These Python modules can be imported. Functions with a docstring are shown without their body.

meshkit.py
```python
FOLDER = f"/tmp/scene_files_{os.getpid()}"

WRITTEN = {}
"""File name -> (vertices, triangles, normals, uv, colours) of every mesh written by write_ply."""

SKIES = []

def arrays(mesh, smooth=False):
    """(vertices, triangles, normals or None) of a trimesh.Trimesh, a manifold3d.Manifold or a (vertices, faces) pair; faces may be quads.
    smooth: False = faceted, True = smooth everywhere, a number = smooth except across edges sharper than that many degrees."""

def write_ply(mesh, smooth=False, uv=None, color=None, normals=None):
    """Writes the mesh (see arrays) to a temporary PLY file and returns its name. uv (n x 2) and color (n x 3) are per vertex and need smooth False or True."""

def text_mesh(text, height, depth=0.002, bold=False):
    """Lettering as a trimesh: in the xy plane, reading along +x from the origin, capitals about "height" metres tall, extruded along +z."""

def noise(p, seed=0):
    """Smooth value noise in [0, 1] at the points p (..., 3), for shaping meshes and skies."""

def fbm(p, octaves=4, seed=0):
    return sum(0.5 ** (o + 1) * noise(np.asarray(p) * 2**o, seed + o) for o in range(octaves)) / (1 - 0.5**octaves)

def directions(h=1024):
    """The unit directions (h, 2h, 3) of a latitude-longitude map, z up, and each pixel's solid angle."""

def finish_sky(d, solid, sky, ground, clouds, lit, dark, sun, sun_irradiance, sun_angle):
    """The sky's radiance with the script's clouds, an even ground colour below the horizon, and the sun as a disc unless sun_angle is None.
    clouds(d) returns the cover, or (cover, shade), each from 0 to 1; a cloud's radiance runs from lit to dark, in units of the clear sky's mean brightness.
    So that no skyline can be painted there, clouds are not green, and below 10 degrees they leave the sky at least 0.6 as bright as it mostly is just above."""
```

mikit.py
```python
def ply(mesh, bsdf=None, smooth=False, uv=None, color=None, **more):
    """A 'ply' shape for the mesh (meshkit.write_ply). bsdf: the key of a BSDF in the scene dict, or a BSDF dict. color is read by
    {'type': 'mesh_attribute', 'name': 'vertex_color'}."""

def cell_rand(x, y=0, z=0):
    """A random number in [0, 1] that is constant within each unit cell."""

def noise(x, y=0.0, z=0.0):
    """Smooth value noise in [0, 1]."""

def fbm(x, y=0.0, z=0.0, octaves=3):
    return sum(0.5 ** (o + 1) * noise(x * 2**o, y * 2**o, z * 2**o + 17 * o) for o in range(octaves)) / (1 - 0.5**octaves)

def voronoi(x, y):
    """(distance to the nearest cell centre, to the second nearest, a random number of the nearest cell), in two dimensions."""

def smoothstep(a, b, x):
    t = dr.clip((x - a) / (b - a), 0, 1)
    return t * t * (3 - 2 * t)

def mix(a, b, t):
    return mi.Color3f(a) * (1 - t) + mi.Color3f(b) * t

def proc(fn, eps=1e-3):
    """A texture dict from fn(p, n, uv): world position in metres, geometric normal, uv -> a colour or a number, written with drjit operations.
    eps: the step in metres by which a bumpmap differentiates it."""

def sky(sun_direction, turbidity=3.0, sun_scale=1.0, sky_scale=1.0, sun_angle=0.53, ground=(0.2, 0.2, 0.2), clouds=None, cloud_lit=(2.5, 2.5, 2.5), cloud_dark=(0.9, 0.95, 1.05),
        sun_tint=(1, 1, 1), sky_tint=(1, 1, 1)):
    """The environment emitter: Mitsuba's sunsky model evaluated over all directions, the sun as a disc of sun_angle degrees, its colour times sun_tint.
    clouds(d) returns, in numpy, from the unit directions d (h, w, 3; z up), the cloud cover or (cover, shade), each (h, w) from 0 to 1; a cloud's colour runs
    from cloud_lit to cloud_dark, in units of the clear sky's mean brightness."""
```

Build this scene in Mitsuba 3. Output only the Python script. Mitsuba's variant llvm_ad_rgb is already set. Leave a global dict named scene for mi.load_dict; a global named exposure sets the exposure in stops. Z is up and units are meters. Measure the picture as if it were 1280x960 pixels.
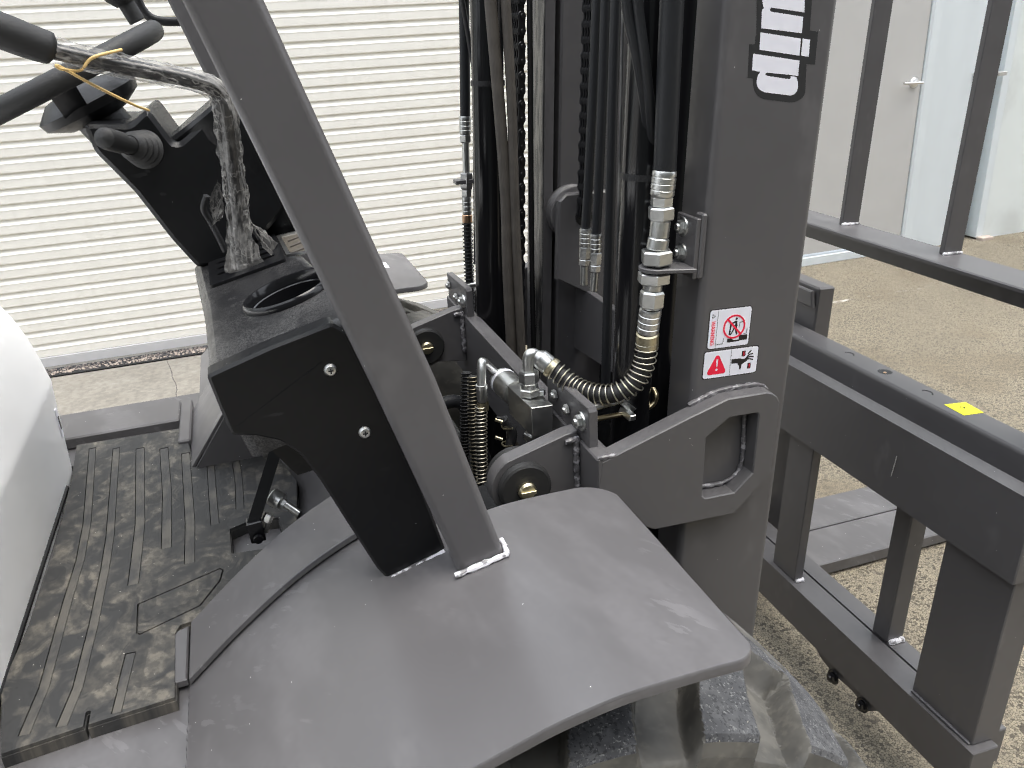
import math, random
import numpy as np, trimesh, drjit as dr, mitsuba as mi
import mikit, meshkit
from mikit import noise, fbm, voronoi, cell_rand, smoothstep, mix
from shapely.geometry import Polygon, Point, LineString, box as sbox
from shapely.ops import unary_union

# ------------------------------------------------------------------ camera, sky, exposure
T = mi.ScalarTransform4f
CAM = np.array([0.0, 0.0, 1.52])
RIGHT = np.array([0.94745216, -0.3156854, -0.05174096])
DOWN = np.array([-0.17062071, -0.36186406, -0.91648403])
AHEAD = np.array([0.27059743, 0.87715286, -0.39671135])
scene = {'type': 'scene'}
scene['camera'] = {'type': 'perspective', 'fov': 62.97, 'fov_axis': 'x', 'near_clip': 0.02, 'far_clip': 400.0,
    'to_world': T().look_at(origin=CAM.tolist(), target=(CAM + AHEAD).tolist(), up=(-DOWN).tolist())
    }
def overcast(d):      # an even overcast, a third as bright at the horizon as overhead
    return np.ones(d.shape[:2]), (1 - np.clip(d[..., 2], 0, 1)) * 0.95
scene['sky'] = mikit.sky((0.22, -0.20, 0.95), turbidity=3, sun_scale=0.30, sun_angle=40, clouds=overcast,
    cloud_lit=(2.95, 3.08, 3.32), cloud_dark=(1.02, 1.08, 1.15), sun_tint=(0.90, 1.0, 1.15), ground=(0.3, 0.29, 0.28))
exposure = 3.0
labels = {}

# ------------------------------------------------------------------ measured outlines, metres
K = {
'bracket':[[0.3337,0.872,1.0119],[0.4574,0.872,1.0567],[0.5131,0.872,1.0756],[0.5722,0.872,1.0769],[0.5819,0.872,1.0745],[0.5903,0.872,1.0681],[0.5952,0.872,1.0595],[0.5958,0.872,0.9504],[0.5428,0.872,0.8947],[0.4175,0.872,0.8933],[0.3281,0.872,0.9392]],
'bracket_hole':[[0.5189,0.872,1.0475],[0.5608,0.872,1.0482],[0.564,0.872,1.0446],[0.5654,0.872,0.9557],[0.5389,0.872,0.9294],[0.4933,0.872,0.9287],[0.4878,0.872,0.9335],[0.4855,0.872,1.0228]],
'let_outline':[[0.5146,0.9,1.5691],[0.5138,0.9,1.5677],[0.5194,0.9,1.5188],[0.5182,0.9,1.5184],[0.5188,0.9,1.51],[0.511,0.9,1.5101],[0.5131,0.9,1.4739],[0.5201,0.9,1.473],[0.5216,0.9,1.4654],[0.5239,0.9,1.46],[0.528,0.9,1.4545],[0.5331,0.9,1.4513],[0.539,0.9,1.4493],[0.5752,0.9,1.4448],[0.582,0.9,1.4451],[0.5876,0.9,1.4469],[0.5923,0.9,1.4502],[0.5952,0.9,1.4545],[0.5942,0.9,1.4671],[0.592,0.9,1.4879],[0.6042,0.9,1.487],[0.6028,0.9,1.5233],[0.5911,0.9,1.5245],[0.5889,0.9,1.5571],[0.5877,0.9,1.57]],
'let_u':[[0.5244,0.9,1.5693],[0.5223,0.9,1.565],[0.5221,0.9,1.5565],[0.5232,0.9,1.5523],[0.5254,0.9,1.548],[0.523,0.9,1.5463],[0.5244,0.9,1.5271],[0.5802,0.9,1.5216],[0.5794,0.9,1.5393],[0.535,0.9,1.5445],[0.5332,0.9,1.5463],[0.5344,0.9,1.5488],[0.5802,0.9,1.5439],[0.5777,0.9,1.5685]],
'let_i':[[0.524,0.9,1.5227],[0.5797,0.9,1.5159],[0.5806,0.9,1.4972],[0.5251,0.9,1.5041]],
'let_dot':[[0.5823,0.9,1.5159],[0.5927,0.9,1.5147],[0.5937,0.9,1.496],[0.5829,0.9,1.4971]],
'let_p':[[0.5171,0.9,1.5],[0.5814,0.9,1.4918],[0.5821,0.9,1.4745],[0.5707,0.9,1.476],[0.539,0.9,1.479],[0.5366,0.9,1.4783],[0.5368,0.9,1.4765],[0.5394,0.9,1.4754],[0.5704,0.9,1.4712],[0.572,0.9,1.4721],[0.5718,0.9,1.4749],[0.5797,0.9,1.4735],[0.5829,0.9,1.4673],[0.5838,0.9,1.4618],[0.583,0.9,1.4576],[0.5797,0.9,1.4539],[0.574,0.9,1.4528],[0.539,0.9,1.457],[0.5331,0.9,1.459],[0.5285,0.9,1.4622],[0.5259,0.9,1.4668],[0.5255,0.9,1.4714],[0.5267,0.9,1.4767],[0.5293,0.9,1.4801],[0.5177,0.9,1.4818]],
'stick1':[[0.4901,0.9,1.1921],[0.554,0.9,1.1927],[0.5546,0.9,1.1377],[0.4912,0.9,1.1372]],
'stick2':[[0.4874,0.9,1.1352],[0.5714,0.9,1.1358],[0.5721,0.9,1.0952],[0.4877,0.9,1.0954]],
'pillar':[[0.1555,0.745,0.9824],[0.2117,0.745,0.9871],[0.0904,0.745,1.209],[0.1541,0.745,1.1972],[-0.0168,0.745,1.5485],[0.0451,0.745,1.5459]],
'console':[[-0.0595,0.8,1.2236],[0.0051,0.8,1.2431],[0.0651,0.8,1.2574],[0.0829,0.8,1.2427],[0.1014,0.8,1.1942],[0.1315,0.8,1.0747],[0.1563,0.8,0.9635],[0.0851,0.8,0.9456],[0.0759,0.8,0.9614],[0.0511,0.8,1.0282],[0.0294,0.8,1.0883],[0.0138,0.8,1.1222],[-0.0035,0.8,1.1408],[-0.0255,0.8,1.1509],[-0.0478,0.8,1.1565],[-0.0537,0.8,1.1868]],
'top_n':[[-0.2559,0.0,0.9667]],
'top_p':[[-0.0595,0.8,1.2236]],
'cup':[[0.0301,0.9604,1.2473]],
'slot':[[-0.0597,1.3229,1.2235],[0.0402,1.2715,1.25],[0.0435,1.1036,1.2509],[-0.0549,1.1167,1.2248]],
'win':[[0.0416,1.2575,1.2504],[0.0842,1.2286,1.2616],[0.0843,1.0864,1.2617],[0.0461,1.1265,1.2516]],
'screws':[[0.0569,0.8,1.2093],[0.0824,0.8,1.1338]],
'shroud':[[-0.1764,1.25,1.4266],[-0.171,1.25,1.3917],[-0.1339,1.25,1.3354],[-0.0999,1.25,1.265],[-0.0741,1.25,1.2212],[-0.016,1.25,1.2192],[0.0597,1.25,1.2894],[0.0645,1.25,1.3197],[0.0412,1.25,1.4253],[0.0257,1.25,1.4575],[0.0124,1.25,1.4706],[-0.005,1.25,1.4597],[-0.0231,1.25,1.4232],[-0.0459,1.25,1.4064],[-0.0648,1.25,1.3934],[-0.0727,1.25,1.3951],[-0.0805,1.25,1.4114],[-0.0911,1.25,1.4327],[-0.096,1.25,1.4382],[-0.1046,1.25,1.4348],[-0.1211,1.25,1.422]],
'lever':[[-0.0106,1.15,1.2372],[-0.0098,1.15,1.2535],[-0.004,1.135,1.3296],[-0.0012,1.12,1.3909],[0.0007,1.11,1.4341],[-0.001,1.11,1.4553],[-0.0112,1.105,1.469],[-0.0376,1.1,1.4798],[-0.1019,1.09,1.4981],[-0.1504,1.08,1.5128],[-0.1679,1.075,1.5187]],
'grip':[[-0.1621,1.077,1.5184],[-0.1807,1.07,1.5266],[-0.2057,1.06,1.5396],[-0.2421,1.05,1.5585]],
'band':[[-0.0961,1.085,1.5145],[-0.1242,1.06,1.5083],[-0.1423,1.08,1.496],[-0.158,1.06,1.4992],[-0.1589,1.06,1.5017],[-0.1325,1.1,1.4777],[-0.1046,1.16,1.4527],[-0.0933,1.24,1.4387]],
'grab':[[-0.1194,1.93,1.6531],[-0.1232,1.93,1.6086],[-0.1185,1.93,1.5828],[-0.1061,1.93,1.565],[-0.0853,1.93,1.5575],[-0.0573,1.93,1.5554],[-0.03,1.93,1.5555]],
'switch':[[-0.1056,1.25,1.3877],[-0.1111,1.22,1.3947],[-0.1232,1.19,1.3991],[-0.1435,1.14,1.4186]],
'wheel':[[-0.2161,1.37,1.4772],[-0.293,1.37,1.4429],[-0.0693,1.37,1.5455],[-0.1459,1.37,1.4115],[-0.2094,1.2,1.4299]],
'wheel_axis':[[-0.3788,-0.0389,0.9246]],
'big_hose':[[0.498,0.92,1.5813],[0.4963,0.92,1.5334],[0.4943,0.92,1.4579],[0.4917,0.92,1.3465]],
'big_fit':[[0.4917,0.92,1.3465],[0.4886,0.92,1.3161],[0.4878,0.92,1.3035],[0.4876,0.92,1.2868],[0.4853,0.92,1.265],[0.4828,0.92,1.2501],[0.4826,0.92,1.2317],[0.4794,0.92,1.2217],[0.4785,0.92,1.2072],[0.4775,0.92,1.1978],[0.4757,0.92,1.1746],[0.4739,0.922,1.1689],[0.4741,0.925,1.1405],[0.4753,0.928,1.1248]],
'big_spring':[[0.4752,0.928,1.127],[0.4747,0.929,1.1155],[0.4709,0.93,1.0907],[0.4567,0.932,1.067],[0.4331,0.942,1.0521],[0.4127,0.968,1.0466],[0.3978,0.995,1.0494],[0.3856,1.012,1.0609],[0.3766,1.022,1.0697]],
'elbow2':[[0.3766,1.022,1.0697],[0.3679,1.03,1.0781],[0.3621,1.04,1.084],[0.354,1.04,1.0902],[0.3479,1.04,1.0876],[0.3461,1.04,1.0758],[0.3466,1.04,1.0597],[0.3465,1.04,1.0323]],
'elbow1':[[0.3152,1.13,1.0508],[0.3064,1.13,1.0523],[0.2996,1.12,1.0507],[0.2946,1.11,1.0217]],
'spring1':[[0.2943,1.11,1.0165],[0.2907,1.11,0.9746],[0.2844,1.1,0.926],[0.2797,1.09,0.8734]],
'spring2':[[0.2977,1.17,1.0163],[0.2914,1.16,0.9525],[0.2875,1.15,0.9011],[0.2855,1.14,0.8395]],
'spring3':[[0.3076,1.25,0.9909],[0.2977,1.24,0.9162],[0.2917,1.24,0.8567],[0.2841,1.24,0.7763]],
'chain_at':[[0.4378,1.51,1.448]],
'cyl_at':[[0.3772,1.5,1.3121],[0.4229,0.975,1.3749]],
'wiring':[[0.3046,1.04,0.9974],[0.3167,1.04,0.9743],[0.3113,1.04,0.9427],[0.303,1.04,0.9694]],
'left_hose':[[0.4465,1.6,1.6128],[0.444,1.6,1.561],[0.4372,1.6,1.4535],[0.4309,1.6,1.3617]],
'left_fit':[[0.4309,1.6,1.3617],[0.4284,1.6,1.3283],[0.428,1.6,1.3135],[0.4253,1.6,1.2565],[0.423,1.6,1.226],[0.4218,1.6,1.2105],[0.4208,1.6,1.176],[0.4196,1.6,1.1602]],
'left_spring':[[0.4196,1.6,1.1602],[0.4169,1.6,1.0923],[0.4145,1.6,1.0256],[0.4085,1.6,0.9219]],
'left_cable':[[0.4341,1.58,1.5992],[0.4355,1.58,1.5607],[0.4434,1.58,1.4876],[0.4466,1.575,1.4259],[0.4378,1.575,1.2827],[0.4208,1.56,1.0849]],
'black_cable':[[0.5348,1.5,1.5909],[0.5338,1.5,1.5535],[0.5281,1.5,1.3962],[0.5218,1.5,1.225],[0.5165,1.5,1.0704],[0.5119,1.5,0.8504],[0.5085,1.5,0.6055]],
'brown1':[[0.4453,1.44,1.5904],[0.4444,1.44,1.555],[0.449,1.44,1.4054],[0.4525,1.44,1.242],[0.4487,1.44,1.0949],[0.4468,1.44,0.8853],[0.4446,1.44,0.6522]],
'brown2':[[0.4679,1.43,1.589],[0.4673,1.43,1.5537],[0.4687,1.43,1.4045],[0.4658,1.43,1.2422],[0.4642,1.43,1.0953],[0.4641,1.43,0.886],[0.4657,1.43,0.6526]],
'mid1':[[0.553,1.25,1.5754],[0.5501,1.25,1.5435],[0.5417,1.25,1.4093],[0.5313,1.25,1.2638],[0.526,1.25,1.2048]],
'mid2':[[0.5535,1.22,1.5736],[0.5507,1.22,1.5423],[0.5444,1.22,1.4108],[0.5362,1.22,1.268],[0.5312,1.22,1.2011]],
'mid1f':[[0.526,1.25,1.2061],[0.5248,1.25,1.1757],[0.524,1.25,1.1704],[0.5229,1.25,1.1544],[0.522,1.25,1.1436],[0.5214,1.25,1.1106]],
'mid2f':[[0.5312,1.22,1.2024],[0.5309,1.22,1.1723],[0.5301,1.22,1.1671],[0.5292,1.22,1.1513],[0.5283,1.22,1.1393],[0.5257,1.22,1.1071]],
'mid3':[[0.5465,1.17,1.5708],[0.544,1.17,1.5408],[0.5386,1.17,1.4141],[0.534,1.17,1.2762],[0.529,1.17,1.1257],[0.5235,1.17,0.9606]],
'strip':[[0.5336,1.12,1.5587],[0.5313,1.12,1.5198],[0.5252,1.12,1.2852],[0.5165,1.12,0.9955]],
'diag1':[[0.4502,0.943,1.5525],[0.4543,0.943,1.5195],[0.469,0.943,1.4588],[0.4901,0.96,1.3828],[0.5309,1.03,1.2771],[0.5301,1.06,1.1554],[0.5224,1.08,1.0098]],
'diag2':[[0.4591,0.935,1.5518],[0.4634,0.935,1.5189],[0.4732,0.935,1.4587],[0.4893,0.95,1.3839],[0.5313,1.02,1.2348],[0.5334,1.05,1.1087]],
'pulley_plate':[[0.4849,1.42,1.2438],[0.4987,1.42,1.2559],[0.584,1.42,1.2582],[0.5937,1.42,1.0398],[0.4845,1.42,1.0977]],
'pulley':[[0.53,1.44,1.214],[0.4791,1.44,1.2173]],
'cross_plate':[[0.545,1.675,1.0813],[0.545,1.6169,1.0947],[0.545,1.5935,1.0934],[0.545,1.5699,1.077],[0.545,1.5384,1.0731],[0.545,1.4745,1.0699],[0.545,1.4033,1.0701],[0.545,1.2958,1.0688],[0.545,1.2838,0.9505],[0.545,1.3332,0.948],[0.545,1.4657,0.9373],[0.545,1.5539,0.9356],[0.545,1.5875,0.9517],[0.545,1.6717,0.9533]],
'cross_bolt':[[0.545,1.4858,1.0522]],
'rail_strip':[[0.56,1.7716,1.4353],[0.56,1.7133,1.4377],[0.56,1.4975,1.4464],[0.56,1.8151,1.4336]],
'chain1':[[0.5,1.6926,1.4396],[0.5,1.7334,1.4379],[0.5,1.6535,1.4411]],
'chain2':[[0.53,1.4093,1.4505]],
'cyl1':[[0.43,1.7757,1.2757],[0.43,1.5537,1.3031]],
'cyl2':[[0.43,1.052,1.3651],[0.43,0.9318,1.3799]],
'clamp':[[0.44,1.0029,1.2294],[0.44,0.9742,1.2276],[0.44,0.8718,1.2534],[0.44,0.8547,1.2655],[0.44,0.8425,1.2809]],
'clamp_bolts':[[0.462,0.9315,1.2967],[0.462,0.9307,1.2639]],
'clampbox':[[0.462,0.9475,1.3069],[0.462,0.8868,1.3229],[0.462,0.8752,1.2516],[0.462,0.9162,1.2361]],
'eye':[[0.2961,0.925,0.9466],[0.3716,1.82,0.8289]],
'valve':[[0.3344,1.0,1.0265],[0.3677,1.0,1.0236],[0.3661,1.0,0.9761],[0.3348,1.0,0.9814]],
'cart':[[0.317,1.14,1.0322],[0.3268,1.06,1.0368]],
'boltx':[[0.3877,1.02,1.0239],[0.3802,0.98,1.0223],[0.3809,0.93,1.0284]],
'gold1':[[0.3959,0.93,1.0265],[0.4343,0.95,1.016],[0.4695,0.96,1.0095],[0.4918,0.96,1.0113],[0.5042,0.96,1.0188],[0.5065,0.96,1.0295],[0.5065,0.97,1.0353]],
'gold2':[[0.4051,1.65,0.994],[0.4439,1.63,1.0027],[0.4851,1.62,1.0064],[0.5121,1.62,1.013]],
'clevis1':[[0.4105,0.95,1.0244],[0.4293,0.96,1.0273],[0.4377,0.96,1.0293]],
'pedal':[[-0.0013,1.08,1.016],[-0.0104,1.08,0.9994],[-0.0595,1.05,0.8937]],
'pedalpad':[[-0.0349,1.15,0.9865],[-0.0195,1.12,0.9948],[-0.0289,1.12,0.9646],[-0.0472,1.15,0.9403]],
'pedalrod':[[-0.0236,1.08,0.9234],[-0.0162,1.07,0.9193],[0.0035,1.06,0.9019]],
'bars':[[1.215,1.5404,1.1311],[1.215,1.485,1.1479],[1.215,1.2477,1.1288],[1.215,1.2039,1.1454]],
'topmarks':[[1.2276,1.4547,0.848],[1.2277,1.3392,0.848],[1.2275,1.2177,0.848]],
'ysticker':[[1.2054,1.1591,0.849],[1.2546,1.1546,0.849],[1.2486,1.104,0.849],[1.2022,1.1062,0.849]],
'scratch':[[1.1,1.1508,0.7559],[1.1,1.1551,0.7091]],
'undercar':[[1.12,1.269,0.1513],[1.12,1.2189,0.1339],[1.12,1.1221,0.1375]],
'lip_bend':[[-0.161,0.8831,0.8],[-0.1742,1.0121,0.8]],
'mat':[[-0.3595,0.8486,0.8],[-0.2703,0.8596,0.8],[-0.1743,0.8686,0.8],[-0.1786,0.9932,0.8],[-0.173,1.0082,0.8],[-0.136,1.0144,0.8],[-0.0946,1.0636,0.8],[-0.041,1.1144,0.8],[-0.0024,1.1915,0.8],[0.0118,1.3504,0.8],[-0.023,1.4974,0.8],[-0.1686,1.5271,0.8],[-0.1837,1.6676,0.8],[-0.3893,1.6755,0.8],[-0.3784,1.5206,0.8],[-0.3703,1.2744,0.8],[-0.3737,1.0929,0.8],[-0.3833,0.9681,0.8]],
'groove0':[[-0.3558,1.6458,0.8],[-0.3298,1.3462,0.8],[-0.3259,1.2317,0.8],[-0.3292,1.1292,0.8],[-0.3309,0.9474,0.8]],
'groove1':[[-0.3108,1.6258,0.8],[-0.289,1.2895,0.8],[-0.2866,1.1947,0.8],[-0.2869,1.06,0.8],[-0.2907,0.9315,0.8]],
'groove2':[[-0.2661,1.6058,0.8],[-0.2455,1.3104,0.8],[-0.2434,1.2043,0.8],[-0.2427,1.1339,0.8]],
'groove3':[[-0.2217,1.586,0.8],[-0.2075,1.3971,0.8],[-0.2007,1.215,0.8]],
'groove4':[[-0.1808,1.5456,0.8],[-0.1669,1.2771,0.8],[-0.1652,1.1579,0.8]],
'groove5':[[-0.137,1.5482,0.8],[-0.1318,1.3644,0.8],[-0.128,1.2566,0.8]],
'groove6':[[-0.0926,1.5284,0.8],[-0.0871,1.3916,0.8],[-0.0879,1.2928,0.8]],
'groove7':[[-0.2342,0.9755,0.8],[-0.239,0.9111,0.8]],
'groove0b':[[-0.331,0.9484,0.8],[-0.3396,0.8717,0.8]],
'groove1b':[[-0.2908,0.9325,0.8],[-0.3001,0.8702,0.8]],
'groove7b':[[-0.2327,0.9759,0.8],[-0.2408,0.8695,0.8]],
'matpanel':[[-0.2286,1.0146,0.8],[-0.232,1.0806,0.8],[-0.1214,1.1249,0.8],[-0.1172,1.1191,0.8],[-0.1217,1.0937,0.8],[-0.1488,1.0437,0.8],[-0.2245,1.0103,0.8]],
'mathole':[[-0.1028,1.1597,0.8],[-0.1044,1.2308,0.8],[-0.0737,1.2438,0.8],[-0.0306,1.2352,0.8],[-0.0257,1.1937,0.8],[-0.0549,1.1539,0.8]],
'matnotch':[[-0.2728,0.868,0.79]],
'toe':[[-0.1595,1.45,0.8395],[-0.1758,1.45,0.9269],[-0.1105,1.45,1.0251],[-0.1055,1.45,0.9671],[-0.0866,1.45,0.8611]],
'handle':[[3.9894,4.35,1.0541]],
'jamb':[[4.0618,4.35,1.5112],[4.0656,4.35,0.109],[4.693,4.35,0.5303],[4.7522,4.35,-0.0205],[4.6679,4.35,1.2692]],
'sill':[[3.3877,4.4274,0.02],[3.7512,4.3346,0.02],[3.4827,4.5574,0.02]],
'roller_bot':[[-1.0822,4.5,0.0289],[-0.3374,4.5,0.0335],[0.9349,4.5,0.0391]],
'seal_bot':[[-1.0732,4.4676,-0.0],[-0.3433,4.4555,0.0],[0.9388,4.5314,0.0]],
'slats_l':[[-1.001,4.5,1.1215],[-1.0192,4.5,1.0525],[-1.0768,4.5,0.8352],[-1.1316,4.5,0.628],[-1.1521,4.5,0.5508]],
'slats_r':[[1.2087,4.5,1.4699],[1.2031,4.5,1.4003],[1.1975,4.5,1.3298],[1.1951,4.5,1.1899],[1.1782,4.5,0.9764]],
'crack':[[-0.4979,4.4299,-0.0],[-0.4312,3.8487,0.0],[-0.4518,3.4994,0.0]],
}
K = {k: np.array(v) for k, v in K.items()}
TILT = math.radians(2.88)                      # the mast leans forward
MX = np.array([math.cos(TILT), 0, -math.sin(TILT)]); MY = np.array([0, 1.0, 0]); MZ = np.array([math.sin(TILT), 0, math.cos(TILT)])
MAST = np.array([MX, MY, MZ]).T
def ML(p): return np.asarray(p, float) @ MAST.T     # mast frame -> world
rng = np.random.default_rng(7)

# ------------------------------------------------------------------ materials
def tri(p, n):
    az, ay = dr.abs(n.z) > 0.7, dr.abs(n.y) > 0.6
    return dr.select(az, p.x, dr.select(ay, p.x, p.y)), dr.select(az, p.y, p.z)
def specks(p, n, f, keep, size):
    a, b = tri(p, n)
    d, _, w = voronoi(a * f, b * f)
    return dr.select((w > keep) & (d < size * (0.4 + 6.0 * (w - keep))), 1.0, 0.0)
def paint_fn(col, spk=0.985):
    def f(p, n, uv):
        a, b = tri(p, n)
        s = specks(p, n, 60.0, spk, 0.055)
        scuff = smoothstep(0.60, 0.8, fbm(a * 22, b * 9, p.z * 6, 5)) * 0.10
        g = 0.92 + 0.16 * fbm(p.x * 7, p.y * 7, p.z * 7, 3)
        return mix(mix(mi.Color3f(*col) * g, mi.Color3f(0.30, 0.29, 0.29), scuff), mi.Color3f(0.75, 0.74, 0.72), s)
    return f
def rough_fn(lo, hi, f=30):
    return lambda p, n, uv: lo + (hi - lo) * fbm(p.x * f, p.y * f, p.z * f, 3)
def bump(inner, fn, scale, eps=5e-4):
    return {'type': 'bumpmap', 'arbitrary': mikit.proc(fn, eps), 'scale': scale, 'bsdf': inner}
def two(b): return {'type': 'twosided', 'bsdf': b}
def pr(col, rough, metallic=0.0, **k):
    c = {'type': 'rgb', 'value': list(col)} if isinstance(col, tuple) else col
    r = rough if isinstance(rough, dict) else float(rough)
    return {'type': 'principled', 'base_color': c, 'roughness': r, 'metallic': metallic, **k}
peel = lambda p, n, uv: fbm(p.x * 260, p.y * 260, p.z * 260, 2)
PAINT = (0.092, 0.0885, 0.0905)
scene['paint'] = two(bump(pr(mikit.proc(paint_fn(PAINT)), mikit.proc(rough_fn(0.26, 0.42)), specular=0.5), peel, 0.00012))
def fender_fn(p, n, uv):
    a, b = tri(p, n)
    base = paint_fn(PAINT, 0.965)(p, n, uv)
    smear = smoothstep(0.40, 0.75, fbm(a * 13 + 3 * b, b * 5, 3.0, 5)) * (0.6 + 0.4 * fbm(a * 150, b * 150, 0.0, 3))
    scr = smoothstep(0.63, 0.72, fbm(a * 90 + b * 60, b * 26 - a * 14, 5.0, 4)) * smoothstep(0.56, 0.70, fbm(a * 9, b * 9, 1.0, 3))
    return mix(base, mi.Color3f(0.30, 0.29, 0.30), dr.clip(0.16 * smear + 0.13 * scr, 0, 1))
scene['fender_paint'] = two(bump(pr(mikit.proc(fender_fn), mikit.proc(rough_fn(0.26, 0.42, 14)), specular=0.5), peel, 0.00012))
scene['gloss_black'] = two(pr((0.006, 0.006, 0.007), 0.16))
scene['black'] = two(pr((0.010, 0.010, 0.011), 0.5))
def weld_fn(p, n, uv):
    g = fbm(p.x * 190, p.y * 190, p.z * 190, 3)
    return mix(mi.Color3f(0.11, 0.105, 0.11), mi.Color3f(0.34, 0.33, 0.345), smoothstep(0.45, 0.70, g))
scene['weld_paint'] = two(pr(mikit.proc(weld_fn), 0.3))
def seal_fn(p, n, uv):
    g = fbm(p.x * 130, p.y * 130, p.z * 130, 3)
    return mix(mi.Color3f(0.2, 0.195, 0.2), mi.Color3f(0.68, 0.67, 0.70), smoothstep(0.36, 0.5, g))
scene['white_sealant'] = two(pr(mikit.proc(seal_fn), 0.4))
def plastic_fn(p, n, uv):
    a, b = tri(p, n)
    scr = smoothstep(0.74, 0.79, fbm(a * 30 + b * 12, b * 70, 2.0, 3)) * smoothstep(0.5, 0.7, fbm(a * 9, b * 9, 4.0, 2))
    return mix(mix(mi.Color3f(0.006, 0.0062, 0.007), mi.Color3f(0.04, 0.04, 0.042), 0.7 * scr), mi.Color3f(0.3, 0.3, 0.29), specks(p, n, 55.0, 0.97, 0.05))
scene['plastic'] = two(bump(pr(mikit.proc(plastic_fn), mikit.proc(rough_fn(0.26, 0.40, 25)), specular=0.3), lambda p, n, uv: noise(p.x * 900, p.y * 900, p.z * 900), 0.00007))
def dusty_fn(p, n, uv):      # moulded top with pale dust wiped away in patches: every grain of it shows in the photograph
    grain = smoothstep(0.25, 0.80, noise(p.x * 1500, p.y * 1500, p.z * 1500) * 0.55 + 0.45 * noise(p.x * 600, p.y * 600, p.z * 600))
    patch = smoothstep(0.40, 0.64, fbm(p.x * 15, p.y * 11, p.z * 9, 5))
    blot = smoothstep(0.60, 0.70, fbm(p.x * 34, p.y * 30, p.z * 20 + 7, 3))
    t = dr.clip(grain * (0.03 + 0.20 * patch + 0.12 * blot), 0, 1)
    return mix(mi.Color3f(0.009, 0.009, 0.010), mi.Color3f(0.27, 0.265, 0.26), t)
scene['dusty_plastic'] = two(bump(pr(mikit.proc(dusty_fn), 0.32, specular=0.4), lambda p, n, uv: noise(p.x * 900, p.y * 900, p.z * 900), 0.00007))
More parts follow.
